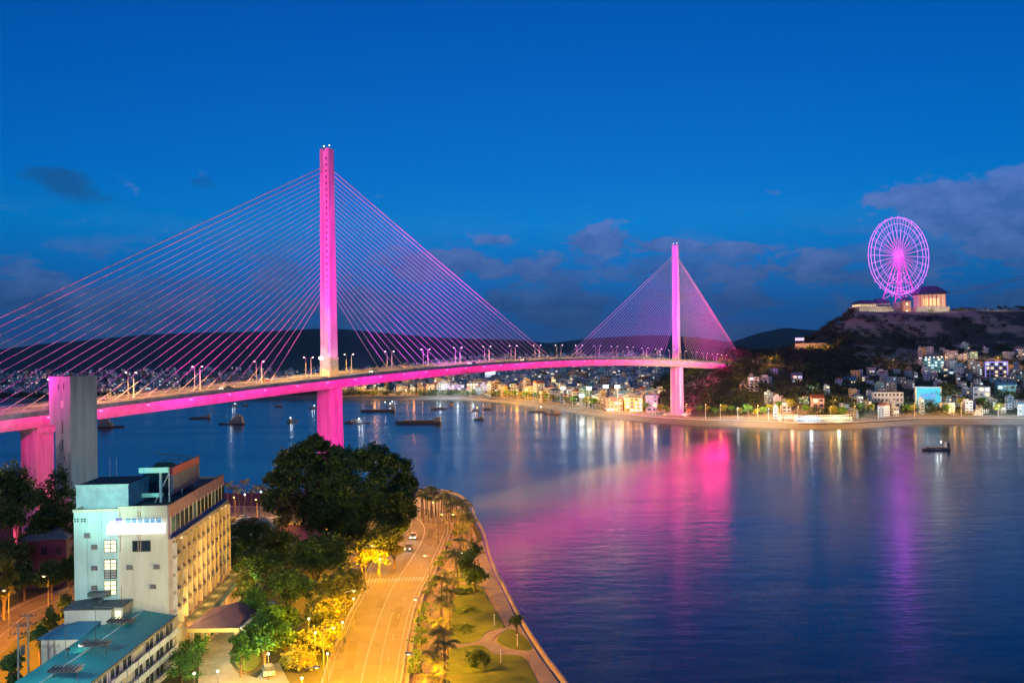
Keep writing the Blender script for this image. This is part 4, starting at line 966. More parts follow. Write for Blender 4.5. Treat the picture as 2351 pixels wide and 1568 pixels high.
#@@NEAR
# ------------------------------------------------------------------ near shore ground
GZ = 4.
def g4(pts, z=GZ): return [G(x, y, GZ) for x, y in pts]
shore_px = [(-200, 1085), (100, 1090), (300, 1118), (520, 1132), (700, 1130), (860, 1130), (960, 1128), (1000, 1128), (1045, 1138), (1075, 1162), (1088, 1193), (1105, 1225), (1122, 1290), (1150, 1350), (1190, 1430), (1240, 1510), (1283, 1568), (1360, 1680), (1500, 1850)]
sh = g4(shore_px); land = [(-600, sh[0][1]+40)]+sh+[(24, 20), (20, -60), (-600, -60)]
def ngon(name, pts, z, m, kind='structure', lab=None, cat=None, grp=None, th=None, parent=None):
    mb = MB()
    if th: mb.prism(pts, z-th, z)
    else:
        ar = sum(pts[k][0]*pts[(k+1) % len(pts)][1]-pts[(k+1) % len(pts)][0]*pts[k][1] for k in range(len(pts)))
        mb.face([(p_[0], p_[1], z) for p_ in (pts if ar > 0 else pts[::-1])])
    o = mb.build(name, m, parent); return tag(o, lab, cat, grp, kind)
soil = mat('ground_soil', (0, 0, 0), .95, cols=[(.3, (.012, .018, .008)), (.5, (.028, .032, .014)), (.7, (.05, .045, .025))], sc=.2)
ngon('ground', land, GZ, soil, th=8)
pav = mat('promenade_tiles', (.34, .26, .19), .8, sc=.5, var=.25); pathm = mat('quay_path_paving', (.24, .21, .24), .8, sc=.4, var=.2)
grassm = mat('lawn_grass', (0, 0, 0), .95, cols=[(.3, (.05, .085, .015)), (.55, (.09, .13, .025)), (.72, (.14, .15, .04))], sc=.35)
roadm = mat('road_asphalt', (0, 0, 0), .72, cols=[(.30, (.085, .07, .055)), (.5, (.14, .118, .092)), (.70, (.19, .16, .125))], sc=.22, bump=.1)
kerbm = mat('kerb_stone', (.45, .42, .38), .8)
Rk = [(880, 1760), (895, 1660), (917, 1568), (934, 1461), (951, 1391), (967, 1350), (988, 1310), (1008, 1266), (1022, 1232), (1028, 1206), (1014, 1186), (990, 1171), (965, 1164), (900, 1159), (760, 1160), (600, 1164), (400, 1160)]
Lk = [(700, 1760), (722, 1660), (742, 1568), (759, 1512), (782, 1461), (806, 1404), (821, 1381), (836, 1345), (848, 1305), (880, 1262), (915, 1238), (938, 1219), (946, 1204), (940, 1192), (915, 1184), (860, 1180), (760, 1182), (600, 1188), (400, 1186)]
ngon('promenade_pavement', g4(Rk[:14])+g4([(960, 1140), (1000, 1139), (1035, 1147), (1062, 1168), (1078, 1197), (1092, 1228), (1108, 1290), (1138, 1350), (1178, 1430), (1228, 1510), (1270, 1568), (1345, 1680), (1440, 1800)]), GZ+.03, pav)
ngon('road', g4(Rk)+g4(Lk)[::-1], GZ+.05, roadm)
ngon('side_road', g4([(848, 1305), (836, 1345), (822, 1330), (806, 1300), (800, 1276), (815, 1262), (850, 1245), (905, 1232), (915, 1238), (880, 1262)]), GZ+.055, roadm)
def ribbon(name, pts, wd, z0, z1, m, kind='structure', smooth=0, lab=None, cat=None):
    q = [Vector((*p_, 0)) for p_ in pts]; mb = MB(); off = []
    for i, p_ in enumerate(q):
        t = (q[min(i+1, len(q)-1)]-q[max(i-1, 0)]).normalized(); nr = Vector((t.y, -t.x, 0)); off.append((p_-nr*wd/2, p_+nr*wd/2))
    for (a, b), (a2, b2) in zip(off, off[1:]):
        if z1-z0 < .02: mb.face([(a.x, a.y, z1), (b.x, b.y, z1), (b2.x, b2.y, z1), (a2.x, a2.y, z1)])
        else:
            v_ = [(p_.x, p_.y, z) for z in (z0, z1) for p_ in (a, b, b2, a2)]
            mb.poly(v_, [(4, 5, 6, 7), (0, 1, 5, 4), (1, 2, 6, 5), (2, 3, 7, 6), (3, 0, 4, 7)])
    return tag(mb.build(name, m), lab, cat, None, kind)
def dense(px, n_=6):
    w_ = g4(px); out = []
    for i in range(len(w_)-1):
        p0, pa, pb, p3 = [Vector(w_[min(max(i+k, 0), len(w_)-1)]) for k in (-1, 0, 1, 2)]
        for j in range(n_):
            t = j/n_; out.append(tuple(.5*((2*pa)+(pb-p0)*t+(2*p0-5*pa+4*pb-p3)*t*t+(3*pa-p0-3*pb+p3)*t**3)))
    out.append(w_[-1]); return out
def shift(pts, d):
    q = [Vector(p_) for p_ in pts]; out = []
    for i, p_ in enumerate(q):
        t = (q[min(i+1, len(q)-1)]-q[max(i-1, 0)]).normalized(); out.append((p_.x+t.y*d, p_.y-t.x*d))
    return out
rkd = dense(Rk); lkd = dense(Lk)
ribbon('kerb', shift(rkd, .2), .35, GZ, GZ+.2, kerbm); ribbon('kerb', shift(lkd, -.2), .35, GZ, GZ+.2, kerbm)
tag(ribbon('planter_kerb', shift(rkd, 1.3)[:66], .25, GZ, GZ+.45, kerbm, None), 'low pale kerb wall running beside the right edge of the bright road', 'kerb', None); 
paint = mat('road_paint_cream', (.62, .58, .48), .6)
Cl = dense([(800, 1760), (812, 1660), (829, 1568), (846, 1495), (870, 1421), (893, 1364), (913, 1330), (940, 1290), (961, 1256), (974, 1226), (972, 1206), (955, 1190), (925, 1180), (860, 1172)])
ribbon('centre_line', Cl, .22, GZ+.06, GZ+.064, paint); 
ribbon('edge_line', shift(rkd, -.7)[:100], .14, GZ+.06, GZ+.064, paint); ribbon('edge_line', shift(lkd, .7)[:66], .14, GZ+.06, GZ+.064, paint)
dl = shift(Cl, 3.6); 
for i in range(4, 66, 4): ribbon('lane_dash', dl[i:i+2], .13, GZ+.06, GZ+.064, paint)
ribbon('lane_line', dense([(868, 1568), (878, 1500), (890, 1445), (902, 1405)]), .12, GZ+.06, GZ+.064, paint)
pm = mat('asphalt_repair', (.07, .06, .05), .85, sc=.6, var=.3)
for px_ in ([(800, 1540), (806, 1510), (812, 1470)], [(905, 1440), (912, 1412), (918, 1392)], [(872, 1395), (880, 1375)], [(925, 1300), (940, 1272)], [(770, 1560), (778, 1535)], [(985, 1235), (992, 1215)]): ribbon('asphalt_patch', dense(px_), 1.5, GZ+.054, GZ+.057, pm)
for i_, (x_, y_) in enumerate([(865, 1480), (818, 1430), (900, 1402), (930, 1345), (890, 1320)]):
    X_, Y_ = G(x_, y_, GZ); tag(MB().tube((X_, Y_, GZ+.055), (X_, Y_, GZ+.075), .42, n=14).build('manhole_cover', darkst), f'{ORD[i_]} round manhole cover up the bright road from the bottom', 'manhole cover', 'manhole covers in the bright road')
a_ = Vector(G(842, 1333, GZ)); b_ = Vector(G(975, 1328, GZ)); mb = MB()
for k in range(17):
    q = a_.lerp(b_, (k+.25)/17); q2 = a_.lerp(b_, (k+.75)/17); mb.box(q.x, q2.x, q.y-1.7, q.y+1.7, GZ+.058, GZ+.066)
setkind(mb.build('zebra_crossing', white), 'structure')
lawn1 = [(1048, 1343), (1100, 1343), (1120, 1374), (1153, 1428), (1158, 1440), (1118, 1450), (1100, 1470), (1040, 1475), (1030, 1412)]
lawn2 = [(1166, 1443), (1146, 1460), (1143, 1474), (1174, 1489), (1220, 1492), (1214, 1474), (1188, 1450)]
lawn3 = [(1032, 1490), (1105, 1482), (1134, 1502), (1197, 1507), (1222, 1542), (1240, 1580), (1290, 1700), (1010, 1700), (1020, 1568)]
lawn0 = [(1052, 1300), (1085, 1300), (1096, 1325), (1050, 1335)]
for p_ in (lawn0, lawn1, lawn2, lawn3): ngon('lawn', dense(p_+p_[:1], 4)[:-1], GZ+.12, grassm, th=.1)
lp = [(1095, 1250), (1100, 1290), (1118, 1345), (1140, 1385), (1168, 1440), (1200, 1480), (1218, 1515), (1245, 1568), (1300, 1680)]
ngon('quay_path', g4(lp)+shift(g4([(1108, 1240), (1122, 1290), (1150, 1350), (1190, 1430), (1240, 1510), (1283, 1568), (1352, 1680)]), 0)[::-1], GZ+.06, pathm)
ribbon('garden_path', dense([(1025, 1482), (1075, 1477), (1108, 1475), (1128, 1482), (1140, 1494), (1175, 1499), (1215, 1504)]), 2.6, GZ+.09, GZ+.094, pathm)
ribbon('garden_path', dense([(1112, 1472), (1130, 1456), (1150, 1447), (1170, 1446)]), 2.2, GZ+.088, GZ+.092, pathm)
rail = shift(dense(shore_px[6:], 5), -.6)
tag(ribbon('sea_wall_parapet', rail, .35, GZ, GZ+.95, mat('parapet_stone', (.36, .28, .24), .85), None), 'low stone parapet along the edge of the near promenade above the water', 'parapet')
# ------------------------------------------------------------------ left street
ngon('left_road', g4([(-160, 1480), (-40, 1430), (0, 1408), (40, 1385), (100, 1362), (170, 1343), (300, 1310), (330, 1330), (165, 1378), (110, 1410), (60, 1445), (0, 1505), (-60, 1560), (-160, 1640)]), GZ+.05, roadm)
ribbon('edge_line', dense([(-40, 1440), (0, 1416), (40, 1392), (100, 1367), (170, 1349)]), .2, GZ+.06, GZ+.064, paint); ribbon('edge_line', dense([(110, 1401), (165, 1373)]), .2, GZ+.06, GZ+.064, paint); ribbon('centre_line', dense([(0, 1462), (60, 1412), (110, 1388), (168, 1362)]), .14, GZ+.06, GZ+.064, paint)
# ------------------------------------------------------------------ hotel
HR = Matrix.Translation((-56.4, 149.5, 0)) @ Matrix.Rotation(R(4.6), 4, 'Z') @ Matrix.Translation((56.4, -149.5, 0))
def hl3(x, y, z): return HR @ Vector((x, y, z))
beige = mat('hotel_beige', (.60, .57, .42), .85, sc=.9, var=.1, st=.12); mint = mat('hotel_mint', (.46, .66, .60), .85, sc=.9, var=.1, st=.12); tan = mat('hotel_tan', (.55, .38, .25), .85, sc=.5, var=.2)
plum = mat('hotel_plum', (.30, .18, .20), .8, sc=.5); framew = mat('frame_white', (.7, .7, .68), .5); glassd = mat('dark_glass', (.02, .03, .045), .12, spec=.8); glassb = mat('blue_glass', (.10, .20, .28), .15, spec=.8)
roofd = mat('roof_dark_felt', (.05, .055, .06), .9, var=.3)
XE, XW, YN, YS = -56.4, -71.2, 149.5, 188.
ho = empty('hotel', (0, 0, 0), 'eight storey beige and mint hotel with a long yellow lit facade and white light box', 'hotel')
ZT = 29.8
MB().box(-64.2, XE, YN, YS, GZ-.5, ZT-.8, 0, top=1).build('wall', [beige, roofd], ho)
MB().box(XW, -64.2, YN+.004, YS, GZ-.5, ZT-.8, 0, top=1).build('wall', [mint, roofd], ho)
MB().box(XW-.12, -64.2, YN-.1, YN+.2, ZT-.8, ZT-.35).box(-64.2, XE, YN-.1, YN+.2, ZT-.8, ZT).box(XW-.12, XW+.2, YN+.2, YS, ZT-.8, ZT-.35).box(XW+.2, XE-.1, YS-.2, YS, ZT-.8, ZT-.35).build('parapet', beige, ho)
def onwall(x0, x1, y0, y1, name, m, d=.08, dd=149.5, parent=None, fr=None):
    a = P(x0, y0, dd); b = P(x1, y1, dd)
    o = MB().box(a.x, b.x, YN-d, YN+.05, b.z, a.z).build(name, m, parent or ho)
    if fr:
        mb = MB(); w_ = .09
        mb.box(a.x-w_, b.x+w_, YN-d-.06, YN, a.z, a.z+w_).box(a.x-w_, b.x+w_, YN-d-.06, YN, b.z-w_, b.z).box(a.x-w_, a.x, YN-d-.06, YN, b.z, a.z).box(b.x, b.x+w_, YN-d-.06, YN, b.z, a.z)
        for k in range(1, fr[0]): xx = a.x+(b.x-a.x)*k/fr[0]; mb.box(xx-.06, xx+.06, YN-d-.06, YN-d, b.z, a.z)
        for k in range(1, fr[1]): zz_ = b.z+(a.z-b.z)*k/fr[1]; mb.box(a.x, b.x, YN-d-.055, YN-d+.001, zz_-.05, zz_+.05)
        mb.build('frame', fr[2], o)
    return o
ylw = mat('stair_window_glow', (1, .95, .6), emit=(1, .93, .52), es=.95)
dkf = mat('frame_dark', (.06, .055, .05), .6)
for (y0, y1, lit_) in ((1238, 1264, 1), (1283, 1305, 1), (1306, 1324, 0), (1331, 1361, 1)): onwall(245, 271, y0, y1, 'window', ylw if lit_ else mat('pale_panel', (.35, .36, .33)), fr=(2, 3, dkf))
onwall(308, 346, 1241, 1263, 'window', glassd, fr=(2, 1, dkf))
for x0 in (178, 193): onwall(x0, x0+10, 1187, 1195, 'window', glassd, fr=(2, 2, mint))
onwall(269, 284, 1186, 1201, 'window', mat('violet_glass', (.18, .15, .35), .3), fr=(1, 1, framew))
for x0, x1 in ((292, 330), (333, 371)): onwall(x0, x1, 1188, 1199, 'window', glassb, fr=(3, 1, framew))
for x_, y_ in ((222, 1252), (222, 1300), (222, 1345), (300, 1300), (360, 1300), (206, 1225), (352, 1345)):
    q = P(x_, y_, 149.4); MB().box(q.x-.42, q.x+.42, YN-.38, YN-.02, q.z-.3, q.z+.3).box(q.x-.5, q.x+.5, YN-.3, YN, q.z-.38, q.z-.3).build('air_conditioner', cabm, ho)
for x_ in (205, 236): q = P(x_, 1165, 149.4); MB().tube((q.x, YN-.07, 5), (q.x, YN-.07, ZT-.8), .06, n=5).build('drain_pipe', mint, ho)
a = P(250, 1203, 149); b = P(378, 1223, 149)
MB().box(a.x, b.x, YN-.75, YN-.1, b.z, a.z).build('light_box', mat('white_light_box', (1, 1, 1), emit=(.80, .88, 1), es=1.5), ho)
light('AREA', ((a.x+b.x)/2, YN-1.1, a.z+.5), (.7, .85, 1), 120, None, aim=((a.x+b.x)/2, YN, a.z-2), size=(8, .4))
for x_ in (278, 318, 323): q = P(x_, 1165, 149.4); MB().tube((q.x, YN-.08, 22.5), (q.x, YN-.08, ZT), .05, n=5).build('drain_pipe', tan, ho)
# long facade on the +x side
fz0, fh_ = 9.7, 2.92; nb = 12; bw = (YS-YN)/nb
FX = XE+.7
MB().box(XE, FX, YN+.02, YS, GZ-.5, 24.3).build('facade_panel', tan, ho)
for k in range(6): MB().box(FX, FX-.25+.75, YN, YS, fz0+k*fh_-.3, fz0+k*fh_+.25).build('floor_band', tan, ho)
for k in range(5):
    for j in range(nb):
        y = YN+(j+.5)*bw; z = fz0+k*fh_
        r = rnd.random(); gm = glassd if r < .86 else wlit
        w_ = MB().box(FX, FX-.25+.31, y-1.0, y+1.0, z+.7, z+2.4).build('window', gm, ho)
        MB().box(FX, FX-.25+.4, y-.85, y-.75, z+.8, z+2.4).box(FX, FX-.25+.4, y+.75, y+.85, z+.8, z+2.4).box(FX, FX-.25+.36, y-.03, y+.03, z+.9, z+2.3).build('frame', framew, w_)
        if rnd.random() < .55: MB().box(FX-.25+.42, FX-.25+.85, y-1.3, y-.9, z+.35, z+.8).build('air_conditioner', cabm, ho)
for j in range(nb+1):
    y = YN+j*bw; MB().box(FX, FX-.25+.95, max(YN, y-.14), min(YS, y+.14), fz0+.25, 24.0-.3).build('pilaster', mat('hotel_pilaster', (.62, .50, .36), .85), ho)
# overhanging top storey
MB().box(XE, XE+.3, YN-.12, YS-.4, 24.3, 29.9, 0, top=1).build('top_storey', [plum, roofd], ho)
for j in range(14):
    y = YN+.3+j*(YS-YN-.6)/14; y2 = y+(YS-YN-.6)/14
    w_ = MB().box(XE+.3, XE+.36, y+.12, y2-.12, 25.2, 27.6).build('window', glassd if j % 5 else glassb, ho)
    MB().box(XE+.3, XE+.45, y-.07, y+.07, 24.9, 28.).build('mullion', framew, ho)
MB().box(XE+.3, XE+.4, YN-.12, YS-.4, 24.35, 25.).build('sill_band', mat('blue_band', (.10, .12, .30), .6), ho)
# podium roof strip, columns, base openings
MB().box(XE+.75, XE+4.2, YN+6, YS, 9.1, 9.5).box(XE+4.0, XE+4.25, YN+6, YS, 8.9, 9.9).build('podium_roof', [roofd], ho)
MB().box(XE+.25, XE+1.1, YN, YN+6, GZ, 9.6).build('corner_pier', beige, ho)
for j in range(14):
    y = YN+6.5+j*2.25; MB().box(XE+3.4, XE+3.9, y-.25, y+.25, GZ, 9.1).build('column', tan, ho)
for j in range(6): MB().box(XE+.25, XE+.33, YN+8+j*4.6, YN+11+j*4.6, GZ, 8).build('shop_window', mat('lobby_glow', (1, .6, .3), emit=(1, .52, .16), es=.9), ho)
# roof structures
a = P(186, 1112, 153); b = P(302, 1160, 153)
MB().box(a.x, b.x, 153, 164, ZT-.8, a.z, 0, top=1).build('lift_house', [mat('lift_house_mint', (.50, .66, .64), .8), roofd], ho)
MB().box(a.x-.1, b.x+.1, 152.9, 153.1, a.z-.25, a.z+.1).build('coping', mint, ho)
MB().box(-66.3, -59.8, 166, 176, ZT-.8, 31.4, 0, top=1).build('roof_shed', [mat('shed_wall', (.10, .12, .13)), roofd], ho)
mb = MB(); mb.poly([(-66.8, 165.5, 31.4), (-59.3, 165.5, 31.4), (-59.3, 176.5, 31.4), (-66.8, 176.5, 31.4), (-64.5, 171, 34.4), (-61.5, 171, 34.4)], [(0, 1, 5, 4), (1, 2, 5), (2, 3, 4, 5), (3, 0, 4), (3, 2, 1, 0)]); mb.build('green_roof', mat('green_tin', (.03, .10, .06), .7), ho)
tg = mat('teal_letters', (.4, .9, .75), emit=(.25, .75, .6), es=.3)
so_ = empty('rooftop_sign', (0, 0, 0), 'angled roof billboard frame with a red topped board on the hotel roof', 'sign')
MB().box(-58.2, -57.9, 158, 175.5, 30.4, 33.6).build('board', mat('board_blue', (.03, .06, .16), .6, sc=2., var=.5), so_)
MB().box(-58.25, -57.84, 158, 175.5, 33.6, 35.).build('red_board', mat('board_red', (.2, .015, .03), .6), so_)
MB().box(-63.5, -58.6, 157.7, 158, 34.1, 35.).build('front_board', tg, so_); MB().box(-64.4, -60.2, 160, 160.2, 29.6, 30.3).build('lower_board', tg, so_)
for yy in (158.3, 166, 175): MB().tube((-58.6, yy, ZT-.8), (-58.6, yy, 35), .14).tube((-61, yy, ZT-.8), (-58.6, yy, 34), .1).build('strut', steel, so_)
MB().tube((-60, 158.2, ZT-.8), (-60, 158.2, 34.1), .28, n=8).build('post', mat('post_pale', (.35, .5, .55)), so_)
mb = MB()
for yy in (170, 173): 
    for k in range(6): mb.tube((-59-k*.8, yy, 34.5+.5*(k % 2)), (-59.8-k*.8, yy, 34.5+.5*((k+1) % 2)), .06, n=4)
mb.tube((-58.5, 172, 35.2), (-65, 172, 36), .1, n=4); mb.build('lattice', darkst, so_)
blue = mat('blue_led', (.5, .6, 1), emit=(.62, .66, 1), es=2.4)
# glowing channel letters on the top storey, mostly unreadable in the photograph
SEG = {'V': [(0, 1, .5, 0), (.5, 0, 1, 1)], 'A': [(0, 0, .5, 1), (.5, 1, 1, 0), (.2, .4, .8, .4)], 'N': [(0, 0, 0, 1), (0, 1, 1, 0), (1, 0, 1, 1)], 'O': [(0, 0, 1, 0), (1, 0, 1, 1), (1, 1, 0, 1), (0, 1, 0, 0)], 'E': [(0, 0, 0, 1), (0, 0, 1, 0), (0, .5, .8, .5), (0, 1, 1, 1)], 'L': [(0, 0, 0, 1), (0, 0, 1, 0)], 'I': [(.5, 0, .5, 1)], 'H': [(0, 0, 0, 1), (1, 0, 1, 1), (0, .5, 1, .5)]}
ls = empty('letter_sign', (XE+.4, 160, 28.), 'blue white glowing letters on the plum top storey of the hotel', 'sign')
y = -1.5
for ch in 'LANOEO':
    mb = MB()
    for (x0, z0_, x1, z1_) in SEG[ch]: mb.tube((.12, y+x0*1.1, z0_*1.15), (.12, y+x1*1.1, z1_*1.15), .07, n=5)
    mb.build('letter', blue, ls); y += 1.9
for k, (x, y0, y1) in enumerate([(252, 1050, 1112), (267, 1048, 1110)]):
    a = P(x, y0, 170); tag(MB().tube((a.x, 170, ZT-.9), (a.x, 170, a.z), .07, .04, 5).box(a.x-.5, a.x+.5, 169.5, 170.5, ZT-.85, ZT-.6).build('roof_antenna', steel), ['left one of two thin antennas on the hotel roof', 'right one of two thin antennas on the hotel roof'][k], 'antenna', 'antennas on the hotel roof')
light('SPOT', (-66, 141, 32), (.5, 1, .9), 4200, None, r=.3, aim=(-66.5, 153, 31.5), cone=110)  # unseen spot added to brighten the lift house
ho.matrix_world = HR; so_.matrix_world = HR; ls.matrix_world = HR @ ls.matrix_world
# facade lights
for j in range(7):
    y = YN+4+j*5.6; light('POINT', hl3(XE+2.3, y, 10.4), (1, .55, .09), [1500, 2500, 3200, 2600, 1400, 800, 450][j], None, r=.2)
for j in range(4): light('POINT', hl3(XE+2.2, YN+9+j*7, 7.), (1, .42, .08), 900, None, r=.3)
light('POINT', hl3(XE+3.2, YN+14, 17.5), (1, .62, .22), 900, None, r=.2)
light('POINT', hl3(XE+3.2, YN+2.5, 11.5), (.95, .95, .35), 500, None, r=.2)
# entrance canopy
ca = empty('entrance_canopy', (0, 0, 0), 'entrance canopy with plum hipped roof and yellow lit edge in front of the hotel', 'canopy')
MB().box(-54.4, -45.8, 152, 165.5, 8.3, 9.0).build('fascia', mat('canopy_yellow', (.62, .48, .16), .7), ca)
MB().poly([(-54.6, 151.8, 9.0), (-45.6, 151.8, 9.0), (-45.6, 165.7, 9.0), (-54.6, 165.7, 9.0), (-51.5, 157, 11.), (-48.5, 160.5, 11.)], [(0, 1, 5, 4), (1, 2, 5), (2, 3, 4, 5), (3, 0, 4), (3, 2, 1, 0)]).build('roof', mat('canopy_plum', (.20, .10, .12), .7), ca)
mb = MB(); mb.path([(-45.4, 151.8, 9.05), (-43.6, 166, 9.3), (-46, 166, 9.3)], .22, 5); mb.path([(-45.5, 152, 8.9), (-45., 154, 7.5)], .16, 5); mb.build('white_beam', framew, ca)
for xx in (-53.8, -46.4):
    for yy in (152.6, 164.8): MB().box(xx-.3, xx+.3, yy-.3, yy+.3, GZ, 8.3).build('column', tan, ca)
light('POINT', (-50, 148.6, 8.4), (1, .70, .16), 700, None, r=.3)
light('POINT', (-51, 157, 7.4), (1, .62, .25), 900, None, r=.3); light('POINT', (-46.5, 149.5, 8), (1, .85, .35), 350, None, r=.3)
ngon('driveway', g4([(440, 1700), (455, 1568), (458, 1510), (468, 1460), (500, 1420), (560, 1400), (575, 1412), (548, 1450), (530, 1495), (528, 1520), (545, 1545), (590, 1556), (610, 1530), (640, 1520), (665, 1568), (680, 1700)]), GZ+.05, mat('driveway_concrete', (.36, .36, .30), .85, sc=.3, var=.25))
ngon('driveway_lawn', dense([(538, 1500), (560, 1488), (588, 1492), (598, 1510), (588, 1532), (560, 1540), (540, 1525), (538, 1500)], 4)[:-1], GZ+.12, grassm, th=.1)
# ------------------------------------------------------------------ low annexe with the teal roof
teal = mat('teal_tin', (0, 0, 0), .55, cols=[(.3, (.012, .20, .22)), (.5, (.018, .26, .28)), (.7, (.03, .31, .33))], sc=.22)
cream = mat('annexe_cream', (.58, .56, .46), .85, sc=.3)
an = empty('annexe', (0, 0, 0), 'low three storey annexe under a teal metal roof in front of the hotel', 'building')
AX0, AX1, AY0, AY1, AZ = -64.8, -55.4, 88., 149.2, 11.9
MB().box(AX0, AX1, AY0, AY1, GZ-.5, AZ).build('wall', mat('annexe_mauve', (.42, .37, .38), .85, sc=.3), an)
MB().poly([(AX0-.4, AY0-.4, AZ+.02), (AX1+.4, AY0-.4, AZ+.02), (AX1+.4, AY1, AZ+.02), (AX0-.4, AY1, AZ+.02), (-60.3, AY0-.4, AZ+.95), (-60.3, AY1, AZ+.95)], [(0, 1, 4), (2, 3, 5), (0, 4, 5, 3), (1, 2, 5, 4), (3, 2, 1, 0)]).build('roof', teal, an)
MB().box(-60.4, -60.2, AY0-.4, AY1, AZ+.93, AZ+1.05).build('ridge_cap', mat('ridge_pale', (.45, .65, .68)), an)
MB().box(AX1+.35, AX1+.6, AY0-.4, AY1, AZ-.25, AZ+.15).build('gutter', darkst, an)
MB().box(-71.6, AX0, 138.5, 149.2, GZ-.5, AZ-.2).build('wing_wall', cream, an)
MB().poly([(-72.2, 137.9, AZ-.2), (AX0-.41, 137.9, AZ-.2), (AX0-.41, 149.2, AZ-.2), (-72.2, 149.2, AZ-.2), (-68.5, 144, AZ+.75), (AX0-.41, 144, AZ+.75)], [(0, 1, 5, 4), (1, 2, 5), (2, 3, 4, 5), (3, 0, 4), (3, 2, 1, 0)]).build('wing_roof', mat('teal_tin_blue', (.04, .22, .34), .55), an)
for k in range(3):
    z = GZ+.2+k*2.62
    for j in range(15):
        y = AY1-2.6-j*4.0
        if y < AY0+2: break
        o = MB().box(AX1, AX1+.06, y-1.5, y+1.5, z+.5, z+2.1).build('window', glassd if (j+k) % 5 else mat('room_dim', (.3, .28, .22), emit=(1, .8, .5), es=.08), an)
        MB().box(AX1+.06, AX1+.14, y-.05, y+.05, z+.5, z+2.1).box(AX1, AX1+.14, y-1.6, y-1.5, z+.4, z+2.2).box(AX1, AX1+.14, y+1.5, y+1.6, z+.4, z+2.2).build('frame', framew, o)
        MB().box(AX1, AX1+.9, y-1.85, y+1.85, z-.12, z+.02).box(AX1+.82, AX1+.9, y-1.85, y+1.85, z+.02, z+.85).build('balcony', framew, an)
        if rnd.random() < .4: MB().box(AX1+.1, AX1+.5, y-1.2, y-.5, z+.1, z+.65).build('air_conditioner', cabw, an)
    MB().box(AX1, AX1+.16, AY0, AY1, z-.2, z-.13).build('floor_band', cream, an)
for k, (x, y, dd) in enumerate([(278, 1424, 142), (219, 1477, 129), (150, 1536, 118.5)]):
    q = P(x, y, dd); e = tag(MB().box(q.x-1.9, q.x+1.9, dd-.9, dd+.9, q.z-.15, q.z+.05).build('solar_heater', darkst), ['topmost of three dark slatted racks on the teal roof', 'middle of three dark slatted racks on the teal roof', 'lowest of three dark slatted racks on the teal roof'][k], 'roof rack', 'dark slatted racks on the teal roof')
    mb = MB()
    for j in range(8): mb.tube((q.x-1.8+j*.52, dd-1.1, q.z+.15), (q.x-1.7+j*.52, dd+1.1, q.z+.3), .09, n=5)
    mb.build('slat', cabm, e); MB().tube((q.x, dd, q.z), (q.x+.1, dd, q.z+5.2), .035, n=4).build('mast', darkst, e)
    MB().tube((q.x-1.5, dd, AZ), (q.x-1.5, dd, q.z), .06, n=4).tube((q.x+1.5, dd, AZ), (q.x+1.5, dd, q.z), .06, n=4).build('stand', darkst, e)
lk = empty('link_block', (0, 0, 0), 'small cream block with grey sheet roofs between the hotel end wall and teal roof', 'building')
a = P(158, 1395, 146); b = P(262, 1415, 146)
MB().box(-71, -63.6, 144.5, 149.2, GZ, a.z).box(-63.6, -62.2, 145.5, 149.2, GZ, a.z+.3).build('wall', cream, lk)
MB().poly([(-71.4, 144.1, a.z+.01), (-66.5, 144.1, a.z+.35), (-66.5, 149.3, a.z+1.2), (-71.4, 149.3, a.z+.6)], [(0, 1, 2, 3), (3, 2, 1, 0)]).box(-66.4, -62., 144.6, 149.2, a.z+.3, a.z+.5).box(-68.6, -65.4, 147.2, 149.3, a.z+1.3, a.z+2.).build('roof', mat('sheet_grey', (.10, .13, .13), .8, var=.4, sc=1.5), lk)
MB().box(-63.4, -62.4, 145.4, 145.52, GZ+5, a.z-.4).build('window', ylw, lk)
# flood lamp added on the annexe roof to brighten the hotel end wall
fl_ = empty('added_roof_floodlight', (-61.5, 126, AZ+.9), 'small added floodlight on the teal roof brightening the hotel end wall', 'floodlight')
MB().tube((0, 0, 0), (0, 0, 1.1), .06).build('stand', darkst, fl_); MB().box(-.25, .25, -.12, .12, 1.05, 1.4).build('lamp_head', darkst, fl_)
light('SPOT', (-61.5, 126.4, AZ+2.2), (.95, .95, .66), 3300, None, r=.25, aim=(-62.5, YN, 18), cone=88, blend=.6)
light('SPOT', (-75.5, 128, 15), (.85, 1, .9), 1900, None, r=.25, aim=(-69.5, YN, 27), cone=64, blend=.8)  # unseen spot added to brighten the mint part of the wall
light('SPOT', (-63, 96, 30), (.75, 1, 1), 42000, None, r=.4, aim=(-60, 132, AZ), cone=70, blend=.9)  # unseen spot added to brighten the teal roof
light('SPOT', (-50, 112, 15), (.9, .75, .95), 3500, None, r=.3, aim=(AX1, 130, 9), cone=85, blend=.8)
# power poles
pp = empty('power_pole', (P(41, 1431, 126).x, 126, GZ), 'twin electricity pole with cross arms and transformer at the lower left', 'power pole')
hp = P(41, 1431, 126).z-GZ; dxp = P(64, 1416, 128).x-P(41, 1431, 126).x
for dx_, dy_, hh_ in ((0, 0, hp), (dxp, 2, hp+.8)):
    MB().tube((dx_, dy_, 0), (dx_, dy_, hh_), .17, .11, 8).build('post', mat('pole_concrete', (.20, .19, .18), .9), pp)
    for k in range(2): MB().tube((dx_-1.2, dy_, hh_-.3-k*1.1), (dx_+1.2, dy_, hh_-.3-k*1.1), .07, n=4).build('cross_arm', darkst, pp)
    mb = MB()
    for k in range(2):
        for j in (-1.1, -.4, .4, 1.1): mb.tube((dx_+j, dy_, hh_-.3-k*1.1), (dx_+j, dy_, hh_+.05-k*1.1), .06, n=5)
    mb.build('insulator', darkst, pp)
